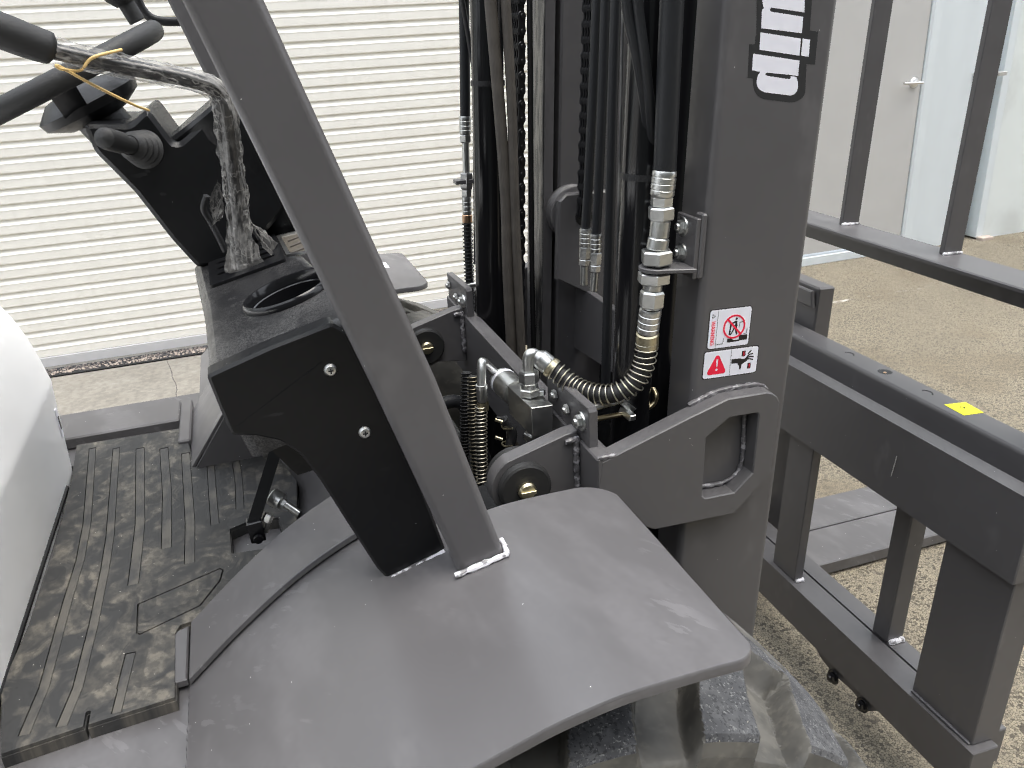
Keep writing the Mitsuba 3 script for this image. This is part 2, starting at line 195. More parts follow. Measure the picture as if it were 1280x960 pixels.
def mat_fn(p, n, uv):
    w = fbm(p.x * 14, p.y * 14, 1.0, 3)
    d = fbm(p.x * 33 + 6 * w, p.y * 19 + 4 * w, 2.0, 5)
    streak = fbm(p.x * 60 + p.y * 45, p.y * 22 - p.x * 30, 8.0, 4)
    fine = fbm(p.x * 170, p.y * 120, 4.0, 4)
    t = smoothstep(0.34, 0.70, d) * (0.3 + 0.7 * smoothstep(0.3, 0.68, streak)) * (0.45 + 0.9 * smoothstep(0.25, 0.75, fine))
    c = mix(mi.Color3f(0.028, 0.028, 0.028), mi.Color3f(0.17, 0.152, 0.122), dr.clip(t * 0.62, 0, 1))
    c = mix(c, mi.Color3f(0.018, 0.018, 0.018), 0.6 * smoothstep(0.60, 0.66, fbm(p.x * 31 + 9, p.y * 21 + 3 * w, 6.0, 4)))
    return mix(c, mi.Color3f(0.6, 0.56, 0.5), specks(p, n, 70.0, 0.94, 0.07))
scene['rubber_mat'] = two(bump(pr(mikit.proc(mat_fn), 0.6), lambda p, n, uv: fbm(p.x * 240, p.y * 240, p.z * 240, 3), 0.0005))
scene['rib_rubber'] = two(bump(pr(mikit.proc(lambda p, n, uv: mix(mi.Color3f(0.040, 0.039, 0.038), mi.Color3f(0.088, 0.081, 0.069), smoothstep(0.35, 0.7, fbm(p.x * 40, p.y * 25, 1.0, 4)))), 0.55), lambda p, n, uv: fbm(p.x * 240, p.y * 240, p.z * 240, 3), 0.0003))
scene['rubber'] = two(bump(pr((0.018, 0.018, 0.018), 0.55), peel, 0.0002))
def tyre_fn(p, n, uv):
    c = mix(mi.Color3f(0.060, 0.058, 0.053), mi.Color3f(0.105, 0.100, 0.089), smoothstep(0.3, 0.7, fbm(p.x * 28, p.y * 28, p.z * 28, 5)))
    return mix(c, mi.Color3f(0.20, 0.185, 0.15), 0.18 * smoothstep(0.55, 0.78, fbm(p.x * 90, p.y * 120, p.z * 90, 4)))
scene['tyre_rubber'] = two(bump(pr(mikit.proc(tyre_fn), 0.58), lambda p, n, uv: fbm(p.x * 120, p.y * 120, p.z * 120, 3), 0.0005))
def lug_fn(p, n, uv):
    g = fbm(p.x * 380, p.y * 380, p.z * 380, 3)
    c = mix(mi.Color3f(0.046, 0.047, 0.051), mi.Color3f(0.078, 0.079, 0.083), smoothstep(0.35, 0.65, fbm(p.x * 45, p.y * 45, p.z * 45, 4)))
    c = mix(c, mi.Color3f(0.022, 0.023, 0.025), smoothstep(0.55, 0.66, g) * 0.8)
    c = mix(c, mi.Color3f(0.22, 0.22, 0.215), smoothstep(0.62, 0.74, fbm(p.x * 420 + 7, p.y * 420, p.z * 420, 3)) * 0.6)
    return mix(c, mi.Color3f(0.5, 0.44, 0.34), specks(p, n, 90.0, 0.95, 0.10))
scene['worn_tread'] = two(bump(pr(mikit.proc(lug_fn), 0.6), lambda p, n, uv: fbm(p.x * 260, p.y * 260, p.z * 260, 4), 0.0010))
scene['zinc'] = two(pr(mikit.proc(lambda p, n, uv: mix(mi.Color3f(0.60, 0.61, 0.60), mi.Color3f(0.74, 0.74, 0.71), fbm(p.x * 180, p.y * 180, p.z * 180, 3))), mikit.proc(rough_fn(0.26, 0.42, 120)), 1.0))
scene['steel'] = two(pr(mikit.proc(lambda p, n, uv: mix(mi.Color3f(0.52, 0.53, 0.525), mi.Color3f(0.64, 0.64, 0.62), fbm(p.x * 90, p.y * 90, p.z * 160, 3))), mikit.proc(rough_fn(0.24, 0.42, 90)), 1.0))
scene['zinc_yellow'] = two(pr((0.62, 0.56, 0.39), 0.36, 1.0))
scene['brass'] = two(pr((0.74, 0.62, 0.40), 0.3, 1.0))
scene['copper_wash'] = two(pr((0.62, 0.40, 0.26), 0.32, 1.0))
scene['spring_steel'] = two(pr((0.68, 0.64, 0.53), 0.33, 1.0))
scene['dark_spring'] = two(pr((0.30, 0.27, 0.20), 0.3, 1.0))
def hose_fn(p, n, uv):
    return 0.5 + 0.5 * dr.sin(p.z * 1500 + 2 * dr.sin((p.x + p.y) * 500))
scene['hose_rubber'] = two(bump(pr((0.017, 0.018, 0.020), 0.42, specular=0.3), hose_fn, 0.00007))
scene['brown_hose'] = two(bump(pr(mikit.proc(lambda p, n, uv: mix(mi.Color3f(0.05, 0.044, 0.038), mi.Color3f(0.10, 0.088, 0.075), fbm(p.x * 60, p.y * 60, p.z * 45, 4))), 0.6), lambda p, n, uv: noise(p.x * 700, p.y * 700, p.z * 700), 0.0003))
scene['worn_steel'] = two(pr(mikit.proc(lambda p, n, uv: mix(mi.Color3f(0.06, 0.06, 0.062), mi.Color3f(0.24, 0.235, 0.22), smoothstep(0.40, 0.68, fbm(p.x * 90, p.y * 90, p.z * 14, 4)))), 0.38, 0.4))
scene['chain_steel'] = two(pr((0.05, 0.05, 0.054), 0.24, 0.7))
def hood_fn(p, n, uv):
    return mix(mi.Color3f(0.84, 0.84, 0.835), mi.Color3f(0.80, 0.795, 0.785), fbm(p.x * 12, p.y * 12, p.z * 12, 4))
scene['white_paint'] = two(pr(mikit.proc(hood_fn), 0.32))
scene['sticker_white'] = two(pr((0.80, 0.80, 0.86), 0.3))
scene['sticker_black'] = two(pr((0.012, 0.012, 0.013), 0.35))
scene['sticker_charcoal'] = two(pr((0.030, 0.030, 0.031), 0.35))
scene['sticker_red'] = two(pr((0.80, 0.012, 0.05), 0.35))
scene['sticker_yellow'] = two(pr((0.85, 0.78, 0.01), 0.35))
scene['sticker_grey'] = two(pr((0.36, 0.35, 0.33), 0.5))
def cream_fn(p, n, uv):
    g = fbm(p.x * 5, p.y * 5, p.z * 9, 4)
    drip = smoothstep(0.55, 0.8, fbm(p.x * 40, 1.0, p.z * 3, 3))
    return mix(mi.Color3f(0.83, 0.81, 0.75), mi.Color3f(0.75, 0.73, 0.665), dr.clip(0.55 * g + 0.4 * drip, 0, 1))
scene['cream_steel'] = two(pr(mikit.proc(cream_fn), 0.42))
scene['grey_rail'] = two(pr((0.50, 0.50, 0.51), 0.4))
scene['door_grey'] = two(pr(mikit.proc(lambda p, n, uv: mix(mi.Color3f(0.46, 0.455, 0.44), mi.Color3f(0.43, 0.425, 0.41), fbm(p.x * 4, p.y * 4, p.z * 6, 4))), 0.42))
def wall_fn(p, n, uv):
    stain = smoothstep(0.5, 0.78, fbm(p.x * 3.2, p.y * 3, p.z * 2.2, 5))
    return mix(mi.Color3f(0.60, 0.635, 0.62), mi.Color3f(0.50, 0.525, 0.51), stain)
scene['pale_wall'] = two(bump(pr(mikit.proc(wall_fn), 0.7), lambda p, n, uv: fbm(p.x * 120, p.y * 120, p.z * 120, 3), 0.0006))
scene['frame_white'] = two(pr(mikit.proc(lambda p, n, uv: mix(mi.Color3f(0.60, 0.645, 0.66), mi.Color3f(0.54, 0.58, 0.595), fbm(p.x * 10, p.y * 10, p.z * 2, 4))), 0.4))
scene['blocker_green'] = two(pr((0.07, 0.08, 0.075), 0.6))
scene['chrome'] = two(pr((0.75, 0.74, 0.72), 0.18, 1.0))
def ground_fn(p, n, uv):
    d, e, w = voronoi(p.x * 150, p.y * 150)
    big = fbm(p.x * 0.8, p.y * 0.8, 3.0, 4)
    mid = fbm(p.x * 5, p.y * 5, 6.0, 4)
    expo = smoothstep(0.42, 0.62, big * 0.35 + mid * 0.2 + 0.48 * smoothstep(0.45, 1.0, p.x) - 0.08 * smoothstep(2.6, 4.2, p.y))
    cream = mix(mi.Color3f(0.195, 0.180, 0.155), mi.Color3f(0.245, 0.230, 0.203), fbm(p.x * 9, p.y * 9, 2.0, 4))
    brown = mix(mi.Color3f(0.100, 0.079, 0.051), mi.Color3f(0.142, 0.115, 0.078), fbm(p.x * 7, p.y * 7, 9.0, 4))
    warm = smoothstep(0.6, 1.6, p.x)
    paste = mix(cream, brown, warm) * (0.72 + 0.5 * fbm(p.x * 55, p.y * 55, 2.0, 3))
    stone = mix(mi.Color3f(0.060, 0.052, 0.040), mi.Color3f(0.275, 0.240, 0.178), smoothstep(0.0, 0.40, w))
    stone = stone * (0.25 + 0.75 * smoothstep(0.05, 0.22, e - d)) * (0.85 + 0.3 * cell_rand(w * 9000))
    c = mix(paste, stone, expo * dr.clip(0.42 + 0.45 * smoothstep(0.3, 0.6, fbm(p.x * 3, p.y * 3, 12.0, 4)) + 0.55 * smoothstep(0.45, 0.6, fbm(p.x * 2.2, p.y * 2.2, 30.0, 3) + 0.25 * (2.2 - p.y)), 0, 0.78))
    c = c * (0.86 + 0.28 * fbm(p.x * 1.7, p.y * 1.7, 20.0, 5))
    ld = dr.abs(p.y - (3.68 - (p.x - 3.2) * 0.026)) + 0.03 * noise(p.x * 9, p.y * 9)
    c = mix(c, mi.Color3f(0.6, 0.58, 0.54), 0.6 * smoothstep(0.035, 0.02, ld) * smoothstep(0.5, 0.62, fbm(p.x * 30, p.y * 50, 2.0, 3)) * dr.select((p.x > 2.4) & (p.x < 4.4), 1.0, 0.0))
    return mix(c, mi.Color3f(0.07, 0.06, 0.05), 0.16 * smoothstep(0.55, 0.75, fbm(p.x * 30, p.y * 30, 4.0, 3)) * expo)
def ground_h(p, n, uv):
    d, e, w = voronoi(p.x * 150, p.y * 150)
    return dr.minimum(e - d, 0.4) * (0.4 + w) + 0.5 * fbm(p.x * 40, p.y * 40, 0.0, 3)
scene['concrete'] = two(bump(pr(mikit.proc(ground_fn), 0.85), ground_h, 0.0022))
scene['pebble_light'] = two(pr((0.42, 0.35, 0.30), 0.7))
scene['pebble_dark'] = two(pr((0.10, 0.09, 0.085), 0.7))
scene['asphalt'] = two(pr((0.012, 0.012, 0.012), 0.7))
def film_fn(p, n, uv):     # creases that run along the film (u: along, v: round)
    a = fbm(uv.x * 26, uv.y * 120, 1.0, 3); b = fbm(uv.x * 60 + 5, uv.y * 90, 7.0, 3)
    return 0.05 + 0.36 * dr.maximum(smoothstep(0.09, 0.0, dr.abs(a - 0.52)), smoothstep(0.05, 0.0, dr.abs(b - 0.45))) * noise(uv.x * 40, uv.y * 60) + 0.12 * smoothstep(0.55, 0.75, b)
scene['film'] = {'type': 'blendbsdf', 'weight': mikit.proc(film_fn), 'a': {'type': 'thindielectric', 'int_ior': 1.5},
    'b': two(pr((0.62, 0.60, 0.57), 0.22))}
scene['elastic'] = two(pr((0.72, 0.50, 0.20), 0.4))
scene['screen_glass'] = two(pr((0.10, 0.09, 0.075), 0.15))

# ------------------------------------------------------------------ shape helpers
def key_for(key):
    if key not in scene: return key
    i = 1
    while f'{key}_{i:03d}' in scene: i += 1
    return f'{key}_{i:03d}'
def add(key, mesh, mat, smooth=32, label=None, **k):
    key = key_for(key)
    scene[key] = mikit.ply(mesh, mat, smooth=smooth)
    if label or k: labels[key] = {**({'label': label} if label else {}), **k}
    return key
def cat(*ms): return trimesh.util.concatenate([m for m in ms])
def tri_mesh(v, f):
    m = trimesh.Trimesh(np.asarray(v, float), np.asarray(f, int), process=False); return m
def grid(P, close_u=False, close_v=False, flip=False):
    P = np.asarray(P, float); a, b = P.shape[:2]
    i = np.arange(a if close_u else a - 1); j = np.arange(b if close_v else b - 1)
    I, J = np.meshgrid(i, j, indexing='ij'); I2, J2 = (I + 1) % a, (J + 1) % b
    q = np.stack([I * b + J, I2 * b + J, I2 * b + J2, I * b + J2], -1).reshape(-1, 4)
    f = np.vstack([q[:, [0, 1, 2]], q[:, [0, 2, 3]]])
    return tri_mesh(P.reshape(-1, 3), f[:, ::-1] if flip else f)
def spline(p, n=8):
    p = np.asarray(p, float)
    q = np.vstack([2 * p[0] - p[1], p, 2 * p[-1] - p[-2]]); out = []
    for i in range(1, len(q) - 2):
        t = np.linspace(0, 1, n, endpoint=False)[:, None]
        a, b, c, d = q[i - 1], q[i], q[i + 1], q[i + 2]
        out.append(0.5 * (2 * b + (c - a) * t + (2 * a - 5 * b + 4 * c - d) * t**2 + (3 * b - a - 3 * c + d) * t**3))
    return np.vstack(out + [p[-1:]])
def frames(p):
    p = np.asarray(p, float); t = np.gradient(p, axis=0); t /= np.linalg.norm(t, axis=1, keepdims=True) + 1e-12
    a = np.cross(t[0], [0.3, 0.5, 0.81]); a /= np.linalg.norm(a); A = []
    for k in range(len(p)):
        a = a - t[k] * (a @ t[k]); a /= np.linalg.norm(a); A.append(a)
    A = np.array(A); return t, A, np.cross(t, A)
def tube(p, r, n=14, caps=True):
    p = np.asarray(p, float); t, A, B = frames(p)
    r = np.broadcast_to(np.asarray(r, float), (len(p),))
    g = np.linspace(0, 2 * np.pi, n, endpoint=False)
    P = p[:, None] + r[:, None, None] * (np.cos(g)[None, :, None] * A[:, None] + np.sin(g)[None, :, None] * B[:, None])
    if caps: P = np.concatenate([np.repeat(p[:1, None], n, 1), P, np.repeat(p[-1:, None], n, 1)], 0)
    return grid(P, close_v=True, flip=True)
def lathe(p0, d, prof, n=24, phase=0.0):
    """prof: (height along d, radius) pairs"""
    d = np.asarray(d, float) / np.linalg.norm(d); p0 = np.asarray(p0, float)
    a = np.cross(d, [0.31, 0.52, 0.79]); a /= np.linalg.norm(a); b = np.cross(d, a)
    g = np.linspace(0, 2 * np.pi, n, endpoint=False) + phase
    P = np.array([[p0 + d * h + r * (math.cos(x) * a + math.sin(x) * b) for x in g] for h, r in prof])
    return grid(P, close_v=True, flip=True)
def cyl(p0, p1, r, n=24, ch=0.12):
    L = np.linalg.norm(np.subtract(p1, p0)); c = min(ch * r, L / 3)
    return lathe(p0, np.subtract(p1, p0), [(0, 0), (0, r - c), (c, r), (L - c, r), (L, r - c), (L, 0)], n)
def nut(p0, d, r, h, phase=0.3):
    return lathe(p0, d, [(0, 0), (0, r * .88), (h * .12, r), (h * .88, r), (h, r * .88), (h, 0)], 6, phase)
def bolt(p0, d, r, washer=True):
    d = np.asarray(d, float) / np.linalg.norm(d); ms = []
    if washer: ms.append(lathe(p0, d, [(0, 0), (0, r * 1.45), (r * .25, r * 1.4), (r * .25, 0)], 24))
    ms.append(nut(np.add(p0, d * r * .2), d, r, r * .75))
    ms.append(lathe(np.add(p0, d * r * .9), d, [(0, r * .6), (r * .35, r * .5), (r * .35, 0)], 14))
    return cat(*ms)
def spring(p, R, wr, pitch, n=6):
    p = np.asarray(p, float); s = np.r_[0, np.cumsum(np.linalg.norm(np.diff(p, axis=0), axis=1))]
    m = max(8, int(s[-1] / pitch * 18)); u = np.linspace(0, s[-1], m)
    q = np.stack([np.interp(u, s, p[:, k]) for k in range(3)], 1); t, A, B = frames(q)
    ph = 2 * np.pi * u / pitch
    return tube(q + R * (np.cos(ph)[:, None] * A + np.sin(ph)[:, None] * B), wr, n)
def chbox(lo, hi, c=0.0015, M=None):
    lo, hi = np.minimum(lo, hi).astype(float), np.maximum(lo, hi).astype(float); c = min(c, *(0.3 * (hi - lo)))
    v = []
    for s in np.ndindex(2, 2, 2):
        base = np.where(np.array(s) == 1, hi, lo); inn = np.where(np.array(s) == 1, -c, c)
        for k in range(3):
            q = base + inn; q[k] = base[k]; v.append(q)
    m = trimesh.convex.convex_hull(np.array(v))
    if M is not None: m.apply_transform(M)
    return m
def mbox(lo, hi, c=0.0015):
    m = chbox(lo, hi, c); m.vertices = ML(m.vertices); return m
def ring_off(r, c):
    r = np.asarray(r, float); e = np.roll(r, -1, 0) - r; e /= np.linalg.norm(e, axis=1, keepdims=True)
    nrm = np.stack([e[:, 1], -e[:, 0]], 1); a = np.roll(nrm, 1, 0); b = nrm
    m = a + b; m /= np.maximum((m * m).sum(1, keepdims=True), 0.4) / 2
    return r - c * m
def prism(P, vec, holes=(), bev=0.0):
    """coplanar 3-D outline swept by vec; bev chamfers both rims"""
    P = np.asarray(P, float); vec = np.asarray(vec, float); h = np.linalg.norm(vec); w = vec / h
    u = P[1] - P[0]; u -= w * (u @ w); u /= np.linalg.norm(u); v = np.cross(w, u); o = P[0]
    to2 = lambda X: np.stack([(np.asarray(X, float) - o) @ u, (np.asarray(X, float) - o) @ v], 1)
    area = lambda r: 0.5 * np.sum(r[:, 0] * np.roll(r[:, 1], -1) - np.roll(r[:, 0], -1) * r[:, 1])
    rings = []
    for k, X in enumerate([P, *holes]):
        r = to2(X)
        if (area(r) > 0) != (k == 0): r = r[::-1]
        rings.append(r)
    V, Fc = [], []
    lv = [(0, bev), (bev, 0), (h - bev, 0), (h, bev)] if bev > 0 else [(0, 0), (h, 0)]
    base = 0; first, last = [], []
    for r in rings:
        n = len(r); st = []
        for z, c in lv:
            q = ring_off(r, c) if c > 0 else r
            V.append(np.c_[q, np.full(n, z)]); st.append(base); base += n
        for a, b in zip(st[:-1], st[1:]):
            for i in range(n):
                j = (i + 1) % n; Fc += [[a + i, a + j, b + j], [a + i, b + j, b + i]]
        first.append((st[0], n)); last.append((st[-1], n))
    V = np.vstack(V)
    import mapbox_earcut as me
    c0 = np.vstack([V[s:s + n, :2] for s, n in first]); idx = np.concatenate([np.arange(s, s + n) for s, n in first]); idx1 = np.concatenate([np.arange(s, s + n) for s, n in last])
    t = me.triangulate_float64(c0, np.cumsum([n for _, n in first]).astype(np.uint32)).reshape(-1, 3).astype(int)
    for q in t:
        a, b, c = c0[q]; s = (b[0] - a[0]) * (c[1] - a[1]) - (b[1] - a[1]) * (c[0] - a[0])
        if s < 0: q = q[::-1]
        Fc.append(list(idx[q[::-1]])); Fc.append(list(idx1[q]))
    W = o + V[:, :1] * u + V[:, 1:2] * v + V[:, 2:] * w
    return tri_mesh(W, Fc)
def round_poly(P, r, n=5):
    """rounds the corners of a coplanar outline"""
    P = np.asarray(P, float); out = []
    for i in range(len(P)):
        a, b, c = P[i - 1], P[i], P[(i + 1) % len(P)]
        ra = min(r, 0.45 * np.linalg.norm(a - b), 0.45 * np.linalg.norm(c - b))
        p, q = b + (a - b) / np.linalg.norm(a - b) * ra, b + (c - b) / np.linalg.norm(c - b) * ra
        for t in np.linspace(0, 1, n): out.append((1 - t)**2 * p + 2 * t * (1 - t) * b + t * t * q)
    return np.array(out)
def bead(p, r, seed=0, n=9):
    """a weld bead or smear of sealant: an uneven rope"""
    p = spline(p, 10); s = np.r_[0, np.cumsum(np.linalg.norm(np.diff(p, axis=0), axis=1))]
    u = np.linspace(0, s[-1], max(12, int(s[-1] / 0.003))); q = np.stack([np.interp(u, s, p[:, k]) for k in range(3)], 1)
    rr = r * (0.75 + 0.25 * np.abs(np.sin(u / 0.0045)) + 0.5 * (meshkit.fbm(np.c_[u * 90, u * 0, u * 0 + seed], 3, seed) - 0.5))
    m = tube(q, rr, n); m.vertices = m.vertices + r * 0.35 * (meshkit.fbm(m.vertices * 220, 2, seed)[:, None] - 0.5); return m
def bar(p0, p1, wdir, w, t):
    d = np.subtract(p1, p0); d = d / np.linalg.norm(d); wdir = np.asarray(wdir, float); wdir = wdir - d * (wdir @ d); wdir /= np.linalg.norm(wdir); n = np.cross(d, wdir)
    c = [np.asarray(p0) + wdir * a * w / 2 + n * b * t / 2 for a, b in ((-1, -1), (1, -1), (1, 1), (-1, 1))]
    return prism(c, np.subtract(p1, p0), bev=0.0015)
def flat2d(shape, o, ex, ey, depth):
    """a shapely outline laid on the plane o + a*ex + b*ey, raised by depth along ex x ey"""
    ez = np.cross(ex, ey); ms = []
    for g in getattr(shape, 'geoms', [shape]):
        if g.area < 1e-9: continue
        m = trimesh.creation.extrude_polygon(g, depth, engine='earcut'); v = m.vertices
        m.vertices = o + v[:, :1] * ex + v[:, 1:2] * ey + v[:, 2:] * ez; ms.append(m)
    return cat(*ms)

# ------------------------------------------------------------------ setting: ground, building
gx = np.unique(np.r_[-60, -25, -10, np.linspace(-5, 9, 57), 14, 30, 60]); gy = np.unique(np.r_[-60, -25, -10, np.linspace(-3, 4.43, 31)])
X, Y = np.meshgrid(gx, gy, indexing='ij')
Zg = 0.0 * X
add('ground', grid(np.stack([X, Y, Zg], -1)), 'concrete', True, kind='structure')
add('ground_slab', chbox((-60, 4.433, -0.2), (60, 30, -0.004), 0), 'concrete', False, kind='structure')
FORK = 'forklift'
DX0, DX1, DY = -2.6, 2.3, 4.50
# roller door: each rib of the curtain is a slat with a shadow groove between
labels['roller_door'] = {'label': 'cream ribbed roller door closed behind the forklift', 'category': 'door', 'kind': 'thing'}
prof = [(0.0, 0.014), (0.0001, 0.0030), (0.0012, 0.0008), (0.003, 0.0), (0.034, 0.0008), (0.0385, -0.0004), (0.0425, -0.0008), (0.0448, 0.0008), (0.049, 0.0055), (0.056, 0.0105), (0.063, 0.0132), (0.0699, 0.014)]
pts = np.array([[(x, DY + d, z) for x in (DX0, DX1)] for z, d in prof])
slat = grid(pts, flip=True)
back = cat(slat)
pd = mikit.ply(slat, 'cream_steel', smooth=35)
z0 = 1.3298 - 0.0699 * 18 - 0.0525
for i in range(1, 34):
    scene[key_for('roller_door__slat')] = {**pd, 'to_world': T().translate([0, 0, z0 + 0.0699 * i])}
add('roller_door__bottom_rail', chbox((DX0, DY - 0.004, 0.036), (DX1, DY + 0.02, z0 + 0.0689), 0.002), 'grey_rail', False)
add('roller_door__side_guide', chbox((DX0 - 0.09, DY - 0.04, 0), (DX0 - 0.001, DY + 0.05, 2.6), 0.003), 'cream_steel', False)
add('roller_door__side_guide', chbox((DX1 + 0.001, DY - 0.04, 0), (DX1 + 0.09, DY + 0.05, 2.6), 0.003), 'cream_steel', False)
cr = np.array([K['crack'][0], K['crack'][1], K['crack'][2]]); cq = spline(cr, 12); cq[:, 0] += 0.02 * (meshkit.fbm(cq * 14, 3, 5) - 0.5); cq[:, 2] = -0.0005
add('ground_crack', tube(cq, 0.0022, 6), 'pebble_dark', True, kind='structure')
# the strip of loose aggregate on tar that fills the joint under the door
add('tar_joint', chbox((DX0, 4.440, 0.0), (DX1, 4.56, 0.006), 0.002), 'asphalt', False, kind='structure')
def pebbles(n, x0, x1, y0, y1, z, s0, s1, seed):
    r = np.random.default_rng(seed); ms = []
    base = trimesh.creation.icosahedron()
    for k in range(n):
        m = base.copy(); s = r.uniform(s0, s1) * np.array([1, r.uniform(.7, 1), r.uniform(.5, .8)])
        m.vertices = m.vertices * (1 + 0.25 * (r.random((12, 1)) - 0.5)) * s
        a = r.uniform(0, 6.28); c, si = math.cos(a), math.sin(a)
        m.vertices = m.vertices @ np.array([[c, si, 0], [-si, c, 0], [0, 0, 1]]) + [r.uniform(x0, x1), r.uniform(y0, y1), z + s[2] * 0.4]; ms.append(m)
    return cat(*ms)
add('joint_gravel', pebbles(1500, -1.3, 1.3, 4.452, 4.545, 0.006, 0.003, 0.0075, 1), 'pebble_light', False, label='pale loose gravel scattered in the dark joint under the roller door', category='gravel', kind='stuff')
add('dark_joint_gravel', pebbles(1500, -1.3, 1.3, 4.448, 4.55, 0.006, 0.003, 0.007, 2), 'pebble_dark', False, label='dark loose gravel scattered in the joint under the roller door', category='gravel', kind='stuff')
# wall round the openings
labels['building_wall'] = {'label': 'pale green-grey painted wall of the building, stained, to the right of the door', 'category': 'wall', 'kind': 'thing'}
add('building_wall__panel', chbox((4.755, 4.36, -0.05), (30, 4.6, 3.6), 0.004), 'pale_wall', False)
add('building_wall__panel', chbox((DX1 + 0.095, 4.46, -0.05), (3.03, 4.7, 3.6), 0.004), 'pale_wall', False)
add('building_wall__panel', chbox((-30, 4.46, -0.05), (DX0 - 0.095, 4.7, 3.6), 0.004), 'pale_wall', False)
add('building_wall__panel', chbox((DX0 - 0.094, 4.452, 2.405), (DX1 + 0.094, 4.7, 3.6), 0.004), 'pale_wall', False)
add('building_wall__panel', chbox((3.035, 4.452, 2.15), (4.75, 4.7, 3.6), 0.004), 'pale_wall', False)
add('building_wall__footing', chbox((4.70, 4.30, -0.02), (4.80, 4.355, 0.02), 0.004), 'pebble_light', False)
labels['personnel_door'] = {'label': 'flat light grey door with lever handle in a white frame, right of the mast', 'category': 'door', 'kind': 'thing'}
add('personnel_door__leaf', chbox((3.10, 4.352, 0.075), (4.058, 4.395, 2.08), 0.002), 'door_grey', False)
add('personnel_door__sill', chbox((3.05, 4.345, 0.0), (4.058, 4.46, 0.055), 0.003), 'frame_white', False)
fr = [(4.060, 4.372), (4.064, 4.346), (4.08, 4.340), (4.14, 4.346), (4.145, 4.352), (4.33, 4.352), (4.50, 4.352)] + [(4.50 + 0.17 * math.sin(a), 4.352 + 0.12 * (1 - math.cos(a))) for a in np.linspace(0.2, 1.5, 7)] + [(4.69, 4.58), (4.06, 4.58)]
add('personnel_door__frame', prism([(x, y, 0.0) for x, y in fr], (0, 0, 2.2)), 'frame_white', 25, 'broad blue-white door frame')
add('personnel_door__frame', chbox((3.035, 4.345, 0.0), (3.097, 4.58, 2.14), 0.003), 'frame_white', False)
add('personnel_door__head', chbox((3.098, 4.347, 2.085), (4.0595, 4.58, 2.14), 0.003), 'frame_white', False)
add('wall_strip', chbox((4.695, 4.352, 0.012), (4.752, 4.5, 3.0), 0.003), 'frame_white', False, label='narrow white trim strip between door frame and pale wall', category='trim', kind='thing')
h = np.array([4.005, 4.352, 1.058])
add('personnel_door__handle', cat(lathe(h, (0, -1, 0), [(0, 0.032), (0.006, 0.031), (0.014, 0.024), (0.016, 0.0)], 28), cyl(h, h + [0, -0.05, 0], 0.010),
    tube(spline([h + [0.022, -0.05, -0.001], h + [0, -0.052, 0], h + [-0.05, -0.053, 0.001], h + [-0.115, -0.047, 0.003]], 5), 0.0085, 12)), 'chrome', 35, 'polished lever handle')
add('latch_plate', cat(chbox((4.45, 4.335, 1.05), (4.60, 4.3515, 1.085), 0.003), cyl((4.48, 4.334, 1.068), (4.48, 4.32, 1.068), 0.008), chbox((4.60, 4.30, 1.055), (4.67, 4.345, 1.08), 0.003)), 'steel', False, label='small metal latch bracket on the white door frame', category='latch')

# the shed added unseen behind the camera: it keeps the low sky off everything that faces the camera
labels['added_blocker'] = {'label': 'added unseen shed across the yard, behind the camera', 'category': 'blocker', 'kind': 'thing'}
add('added_blocker__wall', chbox((-14, -4.6, -0.1), (9, -4.3, 5.2), 0.01), 'blocker_green', False)
add('added_blocker__roof', chbox((-14.3, -9, 5.21), (9.3, -4.0, 5.32), 0.01), 'blocker_green', False)
ribs = [chbox((x, -4.30, 0.05), (x + 0.06, -4.27, 5.15), 0.01) for x in np.arange(-13.8, 8.8, 0.4)]
add('added_blocker__rib', cat(*ribs), 'blocker_green', False, kind='stuff')
# ------------------------------------------------------------------ forklift
labels[FORK] = {'label': 'dark grey forklift truck with black mast hoses, wide wheel guard and white engine hood', 'category': 'forklift'}
def fk(name, mesh, mat, smooth=32, label=None): return add(FORK + '__' + name, mesh, mat, smooth, label)
